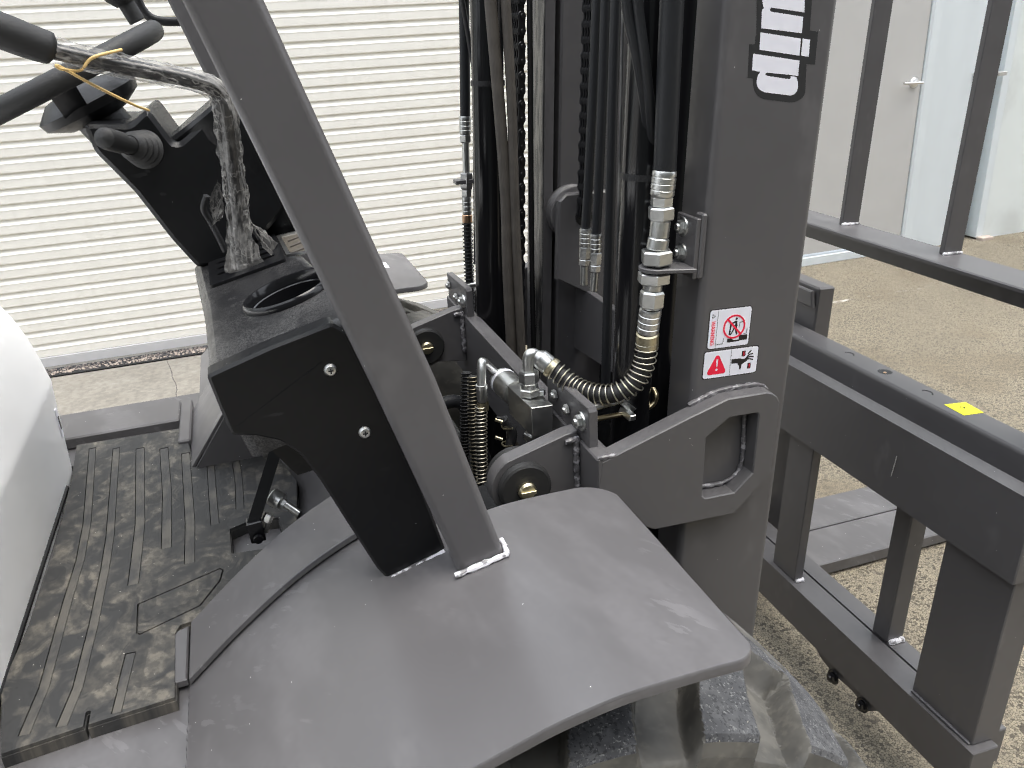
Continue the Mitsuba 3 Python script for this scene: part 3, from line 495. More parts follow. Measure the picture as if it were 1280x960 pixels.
# --- wheel guards
PX = np.array([-0.162, -0.09, -0.014, 0.056, 0.108, 0.15, 0.18, 0.22, 0.25, 0.29, 0.33, 0.378]); PZ = np.array([0.785, 0.846, 0.901, 0.938, 0.955, 0.967, 0.975, 0.982, 0.985, 0.9855, 0.985, 0.983])
_s = spline(np.c_[PX, PZ], 8)
def gz(x): return np.interp(x, _s[:, 0], _s[:, 1])
def guard(y0, y1, rn, rf, th=0.011, far=0.0, near=0.0):
    xs = np.unique(np.r_[np.linspace(PX[0], 0.32, 60), 0.378 - 0.05 * (1 - np.sin(np.linspace(0, np.pi / 2, 26)))])
    def edge(x, r):
        t = np.clip((x - (0.378 - r)) / r, 0, 1); return r * (1 - np.sqrt(np.maximum(0, 1 - t * t)))
    wide = np.clip((0.17 - xs) / 0.06, 0, 1); lo, hi = y0 + edge(xs, rn) - near * wide, y1 - edge(xs, rf) + far * wide
    v = np.linspace(0, 1, 24); c = 0.0022
    def lay(inset, dz):
        a, b = lo + inset, hi - inset; m = np.minimum(a, b); 
        x2 = np.minimum(xs, 0.378 - inset)
        return np.stack([np.broadcast_to(x2[:, None], (len(xs), len(v))), a[:, None] + (b - a)[:, None] * v, np.broadcast_to((gz(xs) + dz)[:, None], (len(xs), len(v)))], -1)
    wob = 0.0016 * (meshkit.fbm(np.stack(np.broadcast_arrays(xs[:, None] * 9, (lo[:, None] + (hi - lo)[:, None] * v) * 7, 0.5), -1), 3, 11) - 0.5)
    top, mid, bot = lay(c, 0), lay(0, -c), lay(0, -th)
    for P in (top, mid, bot): P[..., 2] += wob
    rim = lambda P: np.concatenate([P[:, 0], P[-1, 1:], P[-2::-1, -1], P[0, -2:0:-1]])
    return cat(grid(top), grid(np.stack([rim(top), rim(mid), rim(bot)]), close_v=True), grid(bot, flip=True))
YC, YM = 1.32, 1.265      # middle of the truck, middle of the mast
fk('wheel_guard', guard(0.503, 0.842, 0.026, 0.046, far=0.063), 'fender_paint', 32, 'grey steel wheel guard over the near front tyre')
g2 = guard(1.80, 2.139, 0.046, 0.026, near=0.063)
fk('wheel_guard', g2, 'fender_paint', 32, 'wheel guard on the far side, seen beyond the pillar')
lb = np.array([[0.345, 2 * YC - 0.86, 0.9855], [0.345, 2 * YC - 0.75, 0.9855]])
fk('wheel_guard_001__label', chbox((0.275, 1.99, 0.9858), (0.318, 2.045, 0.9864), 0.0002), 'sticker_white', False)
# inner wall of the guard: a plate laid over the guard along its inner edge
def strip(y0, y1, dz, th, x0, x1):
    xs = np.linspace(x0, x1, 60); c = 0.0015
    sec = [(y0, -th), (y0, -c), (y0 + c, 0), (y1 - c, 0), (y1, -c), (y1, -th)]
    P = np.array([[(x, y, gz(x) + dz + d) for y, d in sec] for x in xs])
    return cat(grid(P, close_v=True, flip=False), tri_mesh(P[0], [[0, 1, 2], [0, 2, 3], [0, 3, 4], [0, 4, 5]]), tri_mesh(P[-1], [[2, 1, 0], [3, 2, 0], [4, 3, 0], [5, 4, 0]]))
fk('guard_inner_plate', strip(0.897, 1.012, 0.013, 0.009, -0.160, 0.115), 'fender_paint')
fk('guard_inner_plate__end_flap', prism([(-0.182, 0.900, 0.786), (-0.163, 0.900, 0.792), (-0.163, 1.008, 0.792), (-0.182, 1.000, 0.786)], (0, 0, 0.012), bev=0.002), 'fender_paint')
# step, floor
fk('step_plate', chbox((-1.4, 0.40, 0.768), (-0.158, 1.90, 0.780), 0.003), 'fender_paint', False)
fk('step_plate__weld', bead([(-0.160, 0.50, 0.7805), (-0.159, 0.62, 0.7805), (-0.1605, 0.78, 0.7805), (-0.159, 0.90, 0.7805)], 0.0045, 3), 'fender_paint')
fk('floor_rail', cat(chbox((-0.42, 1.70, 0.781), (-0.196, 1.80, 0.806), 0.003), chbox((-0.195, 1.59, 0.781), (-0.172, 1.80, 0.8065), 0.003)), 'fender_paint', False)
# rubber mat: base sheet, raised treads between the grooves
M2 = Polygon(K['mat'][:, :2]).buffer(0)
M2 = M2.union(sbox(-0.34, 0.95, -0.25, 1.1).intersection(M2.buffer(0.001)))
hole = Polygon(K['mathole'][:, :2])
near = K['matnotch'][0]
notch = LineString([(near[0] - 0.0, 0.80), (near[0], 0.882)]).buffer(0.0015)
base = M2.difference(hole).difference(notch)
def gl(k, w=0.0062): return LineString(K[k][:, :2]).buffer(w, cap_style=2)
grooves = [gl('groove0'), gl('groove0b'), gl('groove1'), gl('groove1b'), gl('groove2', .0075), gl('groove3', .0075), gl('groove4', .0075), gl('groove5', .0065), gl('groove6', .0065), gl('groove7', .0055), gl('groove7b', .0055)]
panel = Polygon(K['matpanel'][:, :2])
rimline = panel.boundary.buffer(0.0012)
cut = unary_union(grooves)
thin = unary_union([cut.boundary.buffer(0.0009), rimline])
top = base.buffer(-0.0015).difference(cut.buffer(0.0005)).difference(rimline)
ridge = cut.buffer(-0.0006).intersection(base.buffer(-0.004))
E3 = np.eye(3)
fk('floor_mat', flat2d(base, np.array([0, 0, 0.7803]), E3[0], E3[1], 0.0147), 'rubber_mat', 25, 'dirty black rubber floor mat with raised treads')
for g in sorted(getattr(top, 'geoms', [top]), key=lambda g: -g.area):
    if g.area > 2e-5: fk('floor_mat__tread', flat2d(g, np.array([0, 0, 0.795]), E3[0], E3[1], 0.005), 'rubber_mat', 25)
for g in getattr(ridge, 'geoms', [ridge]):
    if g.area > 2e-5: fk('floor_mat__rib', flat2d(g, np.array([0, 0, 0.795]), E3[0], E3[1], 0.0042), 'rib_rubber', 25)
# toe board at the far side of the floor
tb = K['toe']
fk('toe_board', cat(prism([(-0.168, 1.48, 0.80), (-0.205, 1.76, 0.80), (-0.06, 1.80, 1.06), (0.02, 1.48, 1.06)], (0.004, 0, -0.003), bev=0.0008)), 'fender_paint')
fk('toe_board__side_gusset', prism([(-0.160, 1.472, 0.80), (0.03, 1.472, 1.06), (0.06, 1.472, 0.80)], (0, 0.006, 0)), 'paint')
# chassis and fire wall under the dash
fk('chassis', cat(chbox((-1.6, 0.93, 0.30), (0.22, 1.81, 0.74), 0.01), chbox((-0.02, 1.0, 0.741), (0.34, 1.74, 0.775), 0.005), chbox((0.215, 1.02, 0.785), (0.225, 1.72, 0.90), 0.002)), 'black', False)
fk('inner_plate', chbox((-0.157, 1.013, 0.7755), (0.214, 1.70, 0.7795), 0.001), 'fender_paint', False)
fk('firewall', prism([(0.16, 1.03, 0.79), (0.16, 1.70, 0.79), (0.03, 1.60, 1.15), (0.05, 1.03, 1.15)], (-0.006, 0, 0)), 'paint')
fk('step_riser', chbox((-0.16, 0.914, 0.60), (-0.155, 1.0, 0.767), 0.001), 'paint', False)

# --- pillar and overhead guard
P = K['pillar']
def pillar_mesh(y0, y1, ext=0.9):
    lo = [P[0], P[1]]; d = (P[4] + P[5]) / 2 - (P[2] + P[3]) / 2; d /= d[2]
    d0 = (P[2] + P[3]) / 2 - (P[0] + P[1]) / 2
    secs = []
    for cx, z, hw in [((P[0][0] + P[1][0]) / 2, 0.972, 0.0275), ((P[0][0] + P[1][0]) / 2 - 0.0005, 0.981, 0.0278), ((P[2][0] + P[3][0]) / 2, 1.2, 0.0310), ((P[4][0] + P[5][0]) / 2, 1.548, 0.0300), ((P[4][0] + P[5][0]) / 2 + d[0] * 0.8, 2.348, 0.030)]:
        r = 0.009; q = []
        for sx, sy, a0 in [(1, -1, -90), (1, 1, 0), (-1, 1, 90), (-1, -1, 180)]:
            for a in np.radians(np.linspace(a0, a0 + 90, 6)):
                q.append((cx + sx * (hw - r) + r * math.cos(a), (y1 if sy > 0 else y0) - sy * r + r * math.sin(a), z))
        secs.append(q)
    return grid(np.array(secs), close_v=True, flip=True)
fk('pillar', pillar_mesh(0.745, 0.797), 'paint', 40, 'slanted grey front pillar nearest the camera')
_fp = pillar_mesh(2 * YC - 0.797, 2 * YC - 0.745); _fp.vertices[:, 0] -= 0.036
fk('pillar', _fp, 'paint', 40, 'front pillar on the far side, mostly hidden')
def px(z): return np.interp(z, [0.98, 1.2, 1.548], [(P[0][0] + P[1][0]) / 2, (P[2][0] + P[3][0]) / 2, (P[4][0] + P[5][0]) / 2])
fk('pillar__sealant', cat(bead([(P[0][0] - .004, 0.741, gz(P[0][0]) + .003), (P[0][0] + .028, 0.740, gz(P[0][0] + .028) + .003), (P[1][0] + .001, 0.741, gz(P[1][0]) + .003)], 0.0040, 5), bead([(P[1][0] + .001, 0.741, gz(P[1][0]) + .003), (P[1][0] + .003, 0.77, gz(P[1][0]) + .003)], 0.0032, 6)), 'white_sealant')
gh = K['grab']
fk('grab_handle', tube(spline(gh, 6), 0.0085, 12), 'black')
fk('overhead_guard', cat(chbox((-1.5, 0.745, 2.349), (-0.18, 0.80, 2.41), 0.004), chbox((-1.5, 1.94, 2.349), (-0.18, 1.995, 2.41), 0.004), chbox((-0.26, 0.801, 2.35), (-0.2, 1.939, 2.40), 0.004)), 'paint', False)

# --- dash console
C = K['console']; rear_top, front_top = C[0], C[2]
topn = np.array([-0.256, 0, 0.967]); ex = np.array([0.967, 0, 0.256]); ey = np.array([0, 1.0, 0])
side = np.array([p for p in C])
YN, YF = 0.80, 1.30
fk('dash_console', prism(round_poly(side, 0.004, 3), (0, 0.028, 0), bev=0.003), 'plastic', 32, 'black moulded dash console with dusty top')
# upper body: hollow round the cup well
og = np.array([rear_top[0], 0.826, rear_top[2]]) - topn * 0.001
Wd = np.linalg.norm(front_top - rear_top) + 0.02
cup = K['cup'][0]; cu = (cup - og) @ ex; cv = cup[1] - og[1]
outl = Polygon([(0.0, -0.024), (Wd + .010, -0.024), (Wd + .010, 0.19), (Wd - .012, 0.22), (Wd - .04, YF - 0.826), (-0.026, YF - 0.826), (-0.008, 0.2)]).buffer(-0.012).buffer(0.012)
top_ring = outl.difference(Point(cu, cv).buffer(0.043, 24))
def top_map(shape, h0, h1): return flat2d(shape, og + topn * h0, ex, ey, h1 - h0)
edge = []
o1 = np.array(outl.exterior.coords)[:-1]
for off, hgt in [(0.0, -0.10), (0.0, -0.010), (0.0022, -0.005), (0.0065, -0.0015), (0.012, 0.0)]:
    r = np.array(outl.buffer(-off).exterior.coords) if off else np.array(outl.exterior.coords)
    ls = LineString(r); n = 160; st = ls.project(Point(outl.exterior.coords[0]))
    q = np.array([ls.interpolate((st + t * ls.length) % ls.length).coords[0] for t in np.linspace(0, 1, n, endpoint=False)])
    edge.append(og + q[:, :1] * ex + q[:, 1:2] * ey + topn * hgt)
fk('dash_console__top', cat(top_map(outl.buffer(-0.012).difference(Point(cu + 0.004, cv).buffer(0.050, 24)), -0.0015, 0.0), grid(np.array(edge), close_v=True)), 'dusty_plastic', 40, 'dusty black top of the dash console')
fk('dash_console__body', cat(prism([og + ex * .012 - topn * .092, og + ex * (Wd - .045) - topn * .092, og + ex * (Wd - .035) - topn * .16, og + ex * .03 - topn * .15], (0, YF - 0.83, 0))), 'plastic')
cc = og + cu * ex + cv * ey
fk('dash_console__cup_holder', cat(lathe(cc + ex * 0.004, topn, [(-0.002, 0.0535), (0.002, 0.0540), (0.006, 0.0530), (0.0080, 0.0510), (0.0076, 0.0488), (0.003, 0.0470), (-0.004, 0.0460), (-0.005, 0.0445), (-0.075, 0.040), (-0.078, 0.034), (-0.078, 0.0)], 64)), 'gloss_black', 40, 'glossy black cup holder ring')
S4 = K['slot']; S = np.stack([(S4 - og) @ ex, S4[:, 1] - og[1]], 1)
sq = Polygon(S).buffer(-0.004).buffer(0.004)
sl = []
va, vb = (S[0] + S[3]) / 2, (S[1] + S[2]) / 2
for i, y in enumerate([0.22, 0.38, 0.54, 0.70, 0.86]):
    a = S[3] + (S[0] - S[3]) * y; b = S[2] + (S[1] - S[2]) * y
    for t0, t1 in ((0.16, 0.46), (0.54, 0.84)): sl.append(LineString([a + (b - a) * t0, a + (b - a) * t1]).buffer(0.0055))
fk('dash_console__slot_plate', top_map(sq.difference(unary_union(sl)), 0.0002, 0.0042), 'plastic', 30, 'black slotted plate that the lever comes through')
fk('dash_console__slot_well', top_map(sq.buffer(-0.002), 0.0001, 0.0006), 'black', False)
W4 = K['win']; Wn = Polygon(np.stack([(W4 - og) @ ex, W4[:, 1] - og[1]], 1))
fk('dash_console__window_frame', top_map(Wn.difference(Wn.buffer(-0.005)), 0.0002, 0.0032), 'steel', False)
fk('dash_console__window', top_map(Wn.buffer(-0.0055), 0.0001, 0.0012), 'screen_glass', False)
wc = np.array(Wn.centroid.coords[0])
for i in range(5):
    for j in range(3):
        q = Wn.centroid; pz = (wc[0] - 0.014 + 0.0085 * i, wc[1] - 0.045 + 0.036 * j)
        if Wn.buffer(-0.008).contains(Point(pz)): fk('dash_console__window_key', top_map(Point(pz).buffer(0.0036).envelope.buffer(0.0012).intersection(Wn.buffer(-0.006)), 0.0013, 0.003), 'brown_hose', False)
for q in K['screws']:
    fk('console_screw', cat(lathe(q + [0, 0.0, 0], (0, -1, 0), [(0, 0.0068), (0.0014, 0.0066), (0.0038, 0.0048), (0.0046, 0.0)], 24)), 'zinc', 40, 'zinc cross-head screw in the dash console side')
    fk('console_screw__cross', cat(chbox(q + [-.0027, -.0052, -.0006], q + [.0027, -.0038, .0006], 0), chbox(q + [-.0006, -.0053, -.0027], q + [.0006, -.0037, .0027], 0)), 'black', False)
fk('console_foot_sealant', bead([C[7] + [.004, -.003, .001], (C[6] + C[7]) / 2 + [0, -.004, .001], C[6] + [-.002, -.003, .002]], 0.0040, 9), 'white_sealant')
fk('dash_console__side_flange', prism([C[3] + [0.002, 0.004, 0.003], C[3] + [0.03, 0.004, 0.012], C[3] + [0.06, 0.004, -0.03], C[3] + [0.03, 0.004, -0.04]], (0, 0.02, 0), bev=0.002), 'plastic')
fk('dash_console__seam', bead([C[14] + [0.004, 0.0005, 0.008], C[14] + [0.05, 0.0005, 0.035], C[14] + [0.098, 0.0005, 0.063]], 0.0009, 11, 6), 'plastic')
# under-dash body so that nothing behind shows
fk('dash_lower', prism([(0.0, 1.05, 1.16), (0.06, 1.05, 1.17), (0.15, 1.05, 0.85), (0.10, 1.05, 0.95)], (0, 0.5, 0)), 'black')

# --- steering column, wheel, switch
Sh = K['shroud']
fk('steering_column', prism(round_poly(Sh, 0.006, 4), (0, 0.24, 0), bev=0.006), 'plastic', 32, 'black steering column cover with a saddle notch')
fk('instrument_pod', cat(lathe((0.03, 1.33, 1.36), (-0.55, 0, 0.83), [(-0.12, 0.0), (-0.12, 0.075), (0.06, 0.085), (0.085, 0.083), (0.09, 0.076), (0.085, 0.0)], 40)), 'plastic')
Wc = K['wheel'][0]; ax = K['wheel_axis'][0]
wx = np.cross([0, 1.0, 0], ax); wx /= np.linalg.norm(wx); wy = np.cross(ax, wx)
Rw = 0.152
ths = np.linspace(0, 2 * np.pi, 64, endpoint=False)
ringp = np.array([Wc + Rw * (math.cos(t) * wx + math.sin(t) * wy) for t in ths])
gg = np.linspace(0, 2 * np.pi, 16, endpoint=False)
RP = np.array([[p + 0.0145 * (math.cos(g) * (p - Wc) / Rw + math.sin(g) * ax) for g in gg] for p in ringp])
fk('steering_wheel__rim', grid(RP, close_u=True, close_v=True), 'rubber', True)
fk('steering_wheel__hub', cat(lathe(Wc + wx * 0.022 - ax * 0.062, ax, [(-0.004, 0), (-0.004, 0.042), (0.010, 0.070), (0.022, 0.074), (0.040, 0.052), (0.05, 0.0)], 40)), 'plastic')
for t in (1.40, 4.88):
    e = math.cos(t) * wx + math.sin(t) * wy; s = np.cross(ax, e)
    fk('steering_wheel__spoke', bar(Wc + e * 0.045 - ax * 0.046, Wc + e * 0.146 - ax * 0.004, s, 0.034, 0.012), 'plastic')
fk('steering_column__collar', cyl(Wc + wx * 0.03 - ax * 0.105, Wc + wx * 0.022 - ax * 0.055, 0.034), 'plastic')
kn = Wc + wx * 0.150 + wy * 0.06 + ax * 0.012
kb = np.array([-0.095, 1.40, 1.548])
fk('steering_wheel__spinner_knob', cat(cyl(kb, kb + ax * 0.03, 0.0115), lathe(kb + ax * 0.026, ax, [(0, 0.0), (0, 0.014), (0.012, 0.022), (0.03, 0.027), (0.05, 0.026), (0.062, 0.016), (0.066, 0.0)], 28)), 'rubber')
sw = K['switch']; d = sw[3] - sw[0]; d /= np.linalg.norm(d); L = np.linalg.norm(sw[3] - sw[0])
pf = [(-0.01, 0.0)]
for i in range(4): pf += [(0.006 + .011 * i, 0.0245 - .0022 * i), (0.010 + .011 * i, 0.0255 - .0022 * i), (0.013 + .011 * i, 0.0215 - .0022 * i)]
pf += [(0.053, 0.0125)]
fk('switch_lever__boot', lathe(sw[0], d, pf, 30), 'rubber', 50)
fk('switch_lever__stalk', lathe(sw[0], d, [(0.04, 0.0115), (0.075, 0.0115), (0.078, 0.0135), (L - 0.012, 0.0135), (L - 0.004, 0.0125), (L, 0.008), (L + .001, 0.0)], 28), 'rubber', 40, 'stubby black switch lever with ribbed boot')

# --- control lever, film, rubber band
lv = spline(K['lever'], 8)
fk('control_lever__shaft', tube(lv, 0.0088, 14), 'gloss_black', 60)
gp = spline(K['grip'], 6)
fk('control_lever__grip', tube(gp, np.interp(np.linspace(0, 1, len(gp)), [0, .04, .12, .5, 1], [.011, .016, .0175, .0185, .019]), 20), 'rubber', 60, 'black rubber grip of the control lever')
lp = lv[:np.argmin(np.abs(np.cumsum(np.r_[0, np.linalg.norm(np.diff(lv, axis=0), axis=1)]) - 0.405))]
UVS = []
def crumple(path, r, seed, amp, n=44, sub=5):
    p = spline(path, sub); t, A, B = frames(p); g = np.linspace(0, 2 * np.pi, n, endpoint=False)
    s = np.r_[0, np.cumsum(np.linalg.norm(np.diff(p, axis=0), axis=1))]
    rr = np.broadcast_to(r, (len(p),)) if np.ndim(r) == 0 else np.interp(s / s[-1], np.linspace(0, 1, len(r)), r)
    U = np.stack(list(np.meshgrid(s * 38, np.cos(g) * 2.6, indexing='ij')) + [np.broadcast_to(np.sin(g) * 2.6, (len(p), n))], -1)
    k = np.abs(meshkit.fbm(U + seed, 4, seed) - 0.5) * 2; k2 = meshkit.fbm(U * np.array([2.5, 1.3, 1.3]) + 9, 3, seed + 3)
    R = rr[:, None] * (1 - amp * 0.8 + amp * (1.6 * k + 0.8 * k2))
    m = grid(p[:, None] + R[..., None] * (np.cos(g)[None, :, None] * A[:, None] + np.sin(g)[None, :, None] * B[:, None]), close_v=True, flip=True)
    UVS.append(np.stack(np.meshgrid(s, np.abs(g - np.pi) * 0.015, indexing='ij'), -1).reshape(-1, 2)); return m
base_pt = K['lever'][0]
films = [crumple(lp, [0.0145, 0.0145, 0.0150, 0.0145, 0.0135, 0.0125, 0.0125, 0.0135, 0.0150], 3, 0.36)]
def sheet(a, b, c, d, seed, n=14, amp=0.006):
    u, v = np.meshgrid(np.linspace(0, 1, n), np.linspace(0, 1, n), indexing='ij')
    P = (1 - u)[..., None] * ((1 - v)[..., None] * a + v[..., None] * b) + u[..., None] * ((1 - v)[..., None] * d + v[..., None] * c)
    UVS.append(np.stack([u * 0.08, v * 0.03 + seed], -1).reshape(-1, 2))
    return grid(P + amp * 2 * (meshkit.fbm(P * 75 + seed, 3, seed)[..., None] - 0.5) * np.array([1, 1, 0.6]))
bp = base_pt
films += [sheet(bp + [-.012, -.010, .065], bp + [.006, -.012, .07], bp + [.030, -.02, .004], bp + [-.024, -.018, .002], 5), sheet(bp + [.008, .004, .085], bp + [.010, .012, .05], bp + [.045, .02, .006], bp + [.040, .0, .012], 6),
    sheet(bp + [-.010, 0, .12], bp + [-.012, .01, .07], bp + [-.030, .012, .058], bp + [-.027, 0, .095], 8), sheet(bp + [.004, .01, .1], bp + [.015, .03, .06], bp + [.052, .04, .02], bp + [.035, .01, .01], 12)]
scene['plastic_wrap'] = mikit.ply(cat(*films), 'film', smooth=True, uv=np.vstack(UVS))
labels['plastic_wrap'] = dict(label='crinkled clear plastic wrap round the bent control lever', category='plastic wrap')
add('rubber_band', tube(spline(K['band'], 8), 0.0017, 8), 'elastic', True, label='thin yellow elastic band looped over the wrapped control lever', category='rubber band')
fk('lever_clip', tube(spline([(-0.040, 1.16, 1.335), (-0.047, 1.165, 1.318), (-0.042, 1.17, 1.300), (-0.036, 1.17, 1.280), (-0.030, 1.17, 1.258)], 6), 0.0042, 10), 'black', 60)

# --- pedals
pp = K['pedal']
fk('brake_pedal__arm', cat(bar(pp[0] + [0.012, 0, .03], pp[2] + [0, 0, 0.012], (1, 0, 0.4), 0.016, 0.013)), 'plastic')
fk('brake_pedal__pivot', cat(bar(pp[2] + [0.002, 0.0, 0.02], pp[2] + [0.004, 0, -0.012], (1, 0, 0), 0.020, 0.020), lathe(pp[2] + [0.004, -0.013, -0.004], (0, -1, 0), [(0, 0.007), (0.004, 0.006), (0.004, 0)], 16)), 'gloss_black')
fk('brake_pedal__clevis', cat(nut(pp[2] + [0.018, 0, 0.012], (0.5, 0.1, 0.8), 0.007, 0.012), bar(pp[2] + [0.014, 0.0, -0.004], pp[2] + [0.024, 0, 0.018], (0, 1, 0), 0.008, 0.005)), 'zinc')
qp = K['pedalpad']
fk('brake_pedal__pad', prism(round_poly(qp, 0.004, 3), (0.012, 0.01, 0.004), bev=0.003), 'rubber_mat')
pr_ = K['pedalrod']
fk('brake_rod', cat(cyl(pr_[0] - [0.006, 0, -0.004], pr_[1], 0.0125), cyl(pr_[1], pr_[2], 0.0055), nut(pr_[1] - [0.002, 0, 0], pr_[2] - pr_[1], 0.008, 0.006)), 'steel')

# --- engine hood (white), left
def hood_ring(x0, yn, yf, r):
    q = [(x0, yn)]
    q += [(x0, y) for y in np.linspace(yn, yf - r, 22)[1:]]
    q += [(x0 - r + r * math.cos(a), yf - r + r * math.sin(a)) for a in np.radians(np.linspace(6, 90, 10))]
    q += [(x0 - r - s, yf) for s in (0.1, 0.3, 0.6, 0.9)]
    return q
hs = [(0.745, -0.384, 1.62, .07), (0.80, -0.382, 1.63, .07), (0.90, -0.380, 1.645, .075), (0.955, -0.380, 1.662, .08), (0.966, -0.3805, 1.668, .08), (0.974, -0.384, 1.672, .08), (1.0, -0.391, 1.685, .085), (1.04, -0.402, 1.695, .09), (1.08, -0.416, 1.70, .095), (1.11, -0.430, 1.70, .10), (1.14, -0.452, 1.69, .11), (1.165, -0.484, 1.675, .12), (1.185, -0.53, 1.65, .12), (1.20, -0.60, 1.60, .12), (1.208, -0.75, 1.5, .12)]
fk('engine_hood', grid(np.array([[(x, y, z) for x, y in hood_ring(x0, 0.30, yf, r)] for z, x0, yf, r in hs]), flip=True), 'white_paint', 24, 'glossy white engine hood at the left edge')
fk('engine_hood__base_seal', cat(chbox((-0.60, 0.30, 0.781), (-0.3855, 1.60, 0.792), 0.002), chbox((-0.386, 0.50, 0.7925), (-0.3785, 1.50, 0.8015), 0.002)), 'black', False)
fk('engine_hood__label', cat(chbox((-0.3797, 1.555, 0.87), (-0.3785, 1.568, 0.925), 0.0003)), 'sticker_white', False)
fk('engine_hood__label_print', cat(chbox((-0.3784, 1.558, 0.885), (-0.3779, 1.565, 0.91), 0.0001)), 'sticker_black', False)

# --- mast
RX0, RX1, RY = 0.475, 0.628, 0.90
def channel(y_web, s, x0, x1, depth, zlo, zhi, tw=0.016, tf=0.018, r=0.010):
    """rail section: web on the outside (towards -s), flanges reaching towards +s"""
    o = [(x0 + r * (1 - math.sin(a)), y_web + s * r * (1 - math.cos(a))) for a in np.radians(np.linspace(0, 90, 6))]
    o2 = [(x0 + x1 - x, y) for x, y in o][::-1]
    out = [(x0, y_web + s * depth)] + o[::-1] + [] + o2[::-1] + [(x1, y_web + s * depth), (x1 - tf, y_web + s * depth), (x1 - tf, y_web + s * tw), (x0 + tf, y_web + s * tw), (x0 + tf, y_web + s * depth)]
    return prism(ML([(x, y, zlo) for x, y in out]), MZ * (zhi - zlo))
def rail_poly(y_web, s, x0, x1, depth, r=0.010, tw=0.016, tf=0.018):
    c0 = [(x0 + r - r * math.cos(a), y_web + s * (r - r * math.sin(a))) for a in np.radians(np.linspace(0, 90, 6))]
    c1 = [(x1 - r + r * math.sin(a), y_web + s * (r - r * math.cos(a))) for a in np.radians(np.linspace(0, 90, 6))]
    return [(x0, y_web + s * depth)] + c0 + c1 + [(x1, y_web + s * depth), (x1 - tf, y_web + s * depth), (x1 - tf, y_web + s * tw), (x0 + tf, y_web + s * tw), (x0 + tf, y_web + s * depth)]
def rail(name, y_web, s, x0, x1, depth, z0, z1, mat, label=None, **k):
    fk(name, prism(ML([(x, y, z0) for x, y in rail_poly(y_web, s, x0, x1, depth, **k)]), MZ * (z1 - z0)), mat, 30, label)
rail('mast_rail', RY, 1, RX0, RX1, 0.062, 0.08, 2.3, 'paint', 'grey mast rail on the near side with lettering and warning stickers')
rail('mast_rail', 1.572, -1, RX0, RX1, 0.098, 0.08, 2.3, 'paint', 'mast rail on the far side')
rail('inner_rail', 0.925, 1, 0.515, 0.62, 0.075, 0.15, 2.25, 'paint')
fk('inner_rail', mbox((0.505, 1.476, 0.15), (0.70, 1.515, 2.25), 0.004), 'paint', False, 'inner mast rail on the far side')
fk('mast_rail_001__worn_edge', mbox((0.4730, 1.476, 0.16), (0.4748, 1.526, 2.24), 0.0004), 'worn_steel', False, 'rubbed bare steel edge')
fk('carriage_side_plate', mbox((0.66, 1.43, 0.15), (0.84, 1.46, 2.0), 0.003), 'paint', False)
fk('lift_cylinder', cat(cyl(ML((*K['cyl_at'][0][:2], 0.1)), ML((*K['cyl_at'][0][:2], 2.3)), 0.0285, 28)), 'gloss_black', 40, 'black lift cylinder on the far side')
fk('lift_cylinder', cat(cyl(ML((*K['cyl_at'][1][:2], 0.1)), ML((*K['cyl_at'][1][:2], 2.3)), 0.0275, 28)), 'gloss_black', 40, 'black lift cylinder on the near side')
fk('lift_cylinder', cat(cyl(ML((0.60, 1.22, 0.2)), ML((0.60, 1.22, 2.2)), 0.045, 28)), 'gloss_black', 40, 'central black lift cylinder between the rails')
fk('cable_tie', lathe(ML((*K['cyl_at'][1][:2], 1.352)), MZ, [(0, 0.0275), (0, 0.0293), (0.008, 0.0293), (0.008, 0.0275)], 28), 'black')
fk('cable_tie', lathe(ML((*K['cyl_at'][0][:2], 1.44)), MZ, [(0, 0.0285), (0, 0.0303), (0.009, 0.0303), (0.009, 0.0285)], 28), 'black')
fk('mast_tie_bar', mbox((0.50, 0.965, 0.12), (0.53, 1.47, 0.30), 0.003), 'paint', False)
fk('mast_back_panel', mbox((0.60, 1.01, 0.10), (0.61, 1.47, 1.0), 0.002), 'black', False)
# leaf chains
def chain(name, x, y, z0, z1, pitch=0.0245, w=0.0135, yaw=0.25):
    c, s = math.cos(yaw), math.sin(yaw); n = int((z1 - z0) / pitch)
    def link(kind):
        ms = []
        offs = (-0.0105, -0.0035, 0.0035, 0.0105) if kind else (-0.007, 0.0, 0.007, 0.014)
        a = np.radians(np.arange(0, 360, 30)); 
        pl = []
        for t in np.radians(np.linspace(-90, 90, 6)): pl.append((0.0085 * math.sin(t) , pitch * 0.5 + 0.0085 * math.cos(t)))
        pl += [(0.0062, 0.0)]
        for t in np.radians(np.linspace(-90, 90, 6)): pl.append((-0.0085 * math.sin(t), -pitch * 0.5 - 0.0085 * math.cos(t)))
        pl += [(-0.0062, 0.0)]
        for o in offs:
            ms.append(prism([(q[0], o - 0.0016, q[1]) for q in pl], (0, 0.0032, 0), bev=0.0005))
        ms.append(cyl((0, -0.0145, pitch / 2), (0, 0.0145, pitch / 2), 0.0042, 10))
        m = cat(*ms); v = m.vertices.copy(); m.vertices = np.c_[v[:, 0] * c - v[:, 1] * s, v[:, 0] * s + v[:, 1] * c, v[:, 2]] @ MAST.T; return m
    ps = [mikit.ply(link(0), 'chain_steel', smooth=30), mikit.ply(link(1), 'chain_steel', smooth=30)]
    root = FORK + '__' + name
    for i in range(n):
        q = ML((x, y, z0 + pitch * (i + 0.5))); scene[key_for(root + '__link')] = {**ps[i % 2], 'to_world': T().translate(q.tolist())}
chain('lift_chain', K['chain_at'][0][0], K['chain_at'][0][1], 0.72, 1.85)
chain('lift_chain_001', 0.53, 1.405, 1.22, 1.85)
labels[FORK + '__lift_chain__link'] = {'label': 'links of the black leaf chain beside the far rail'}
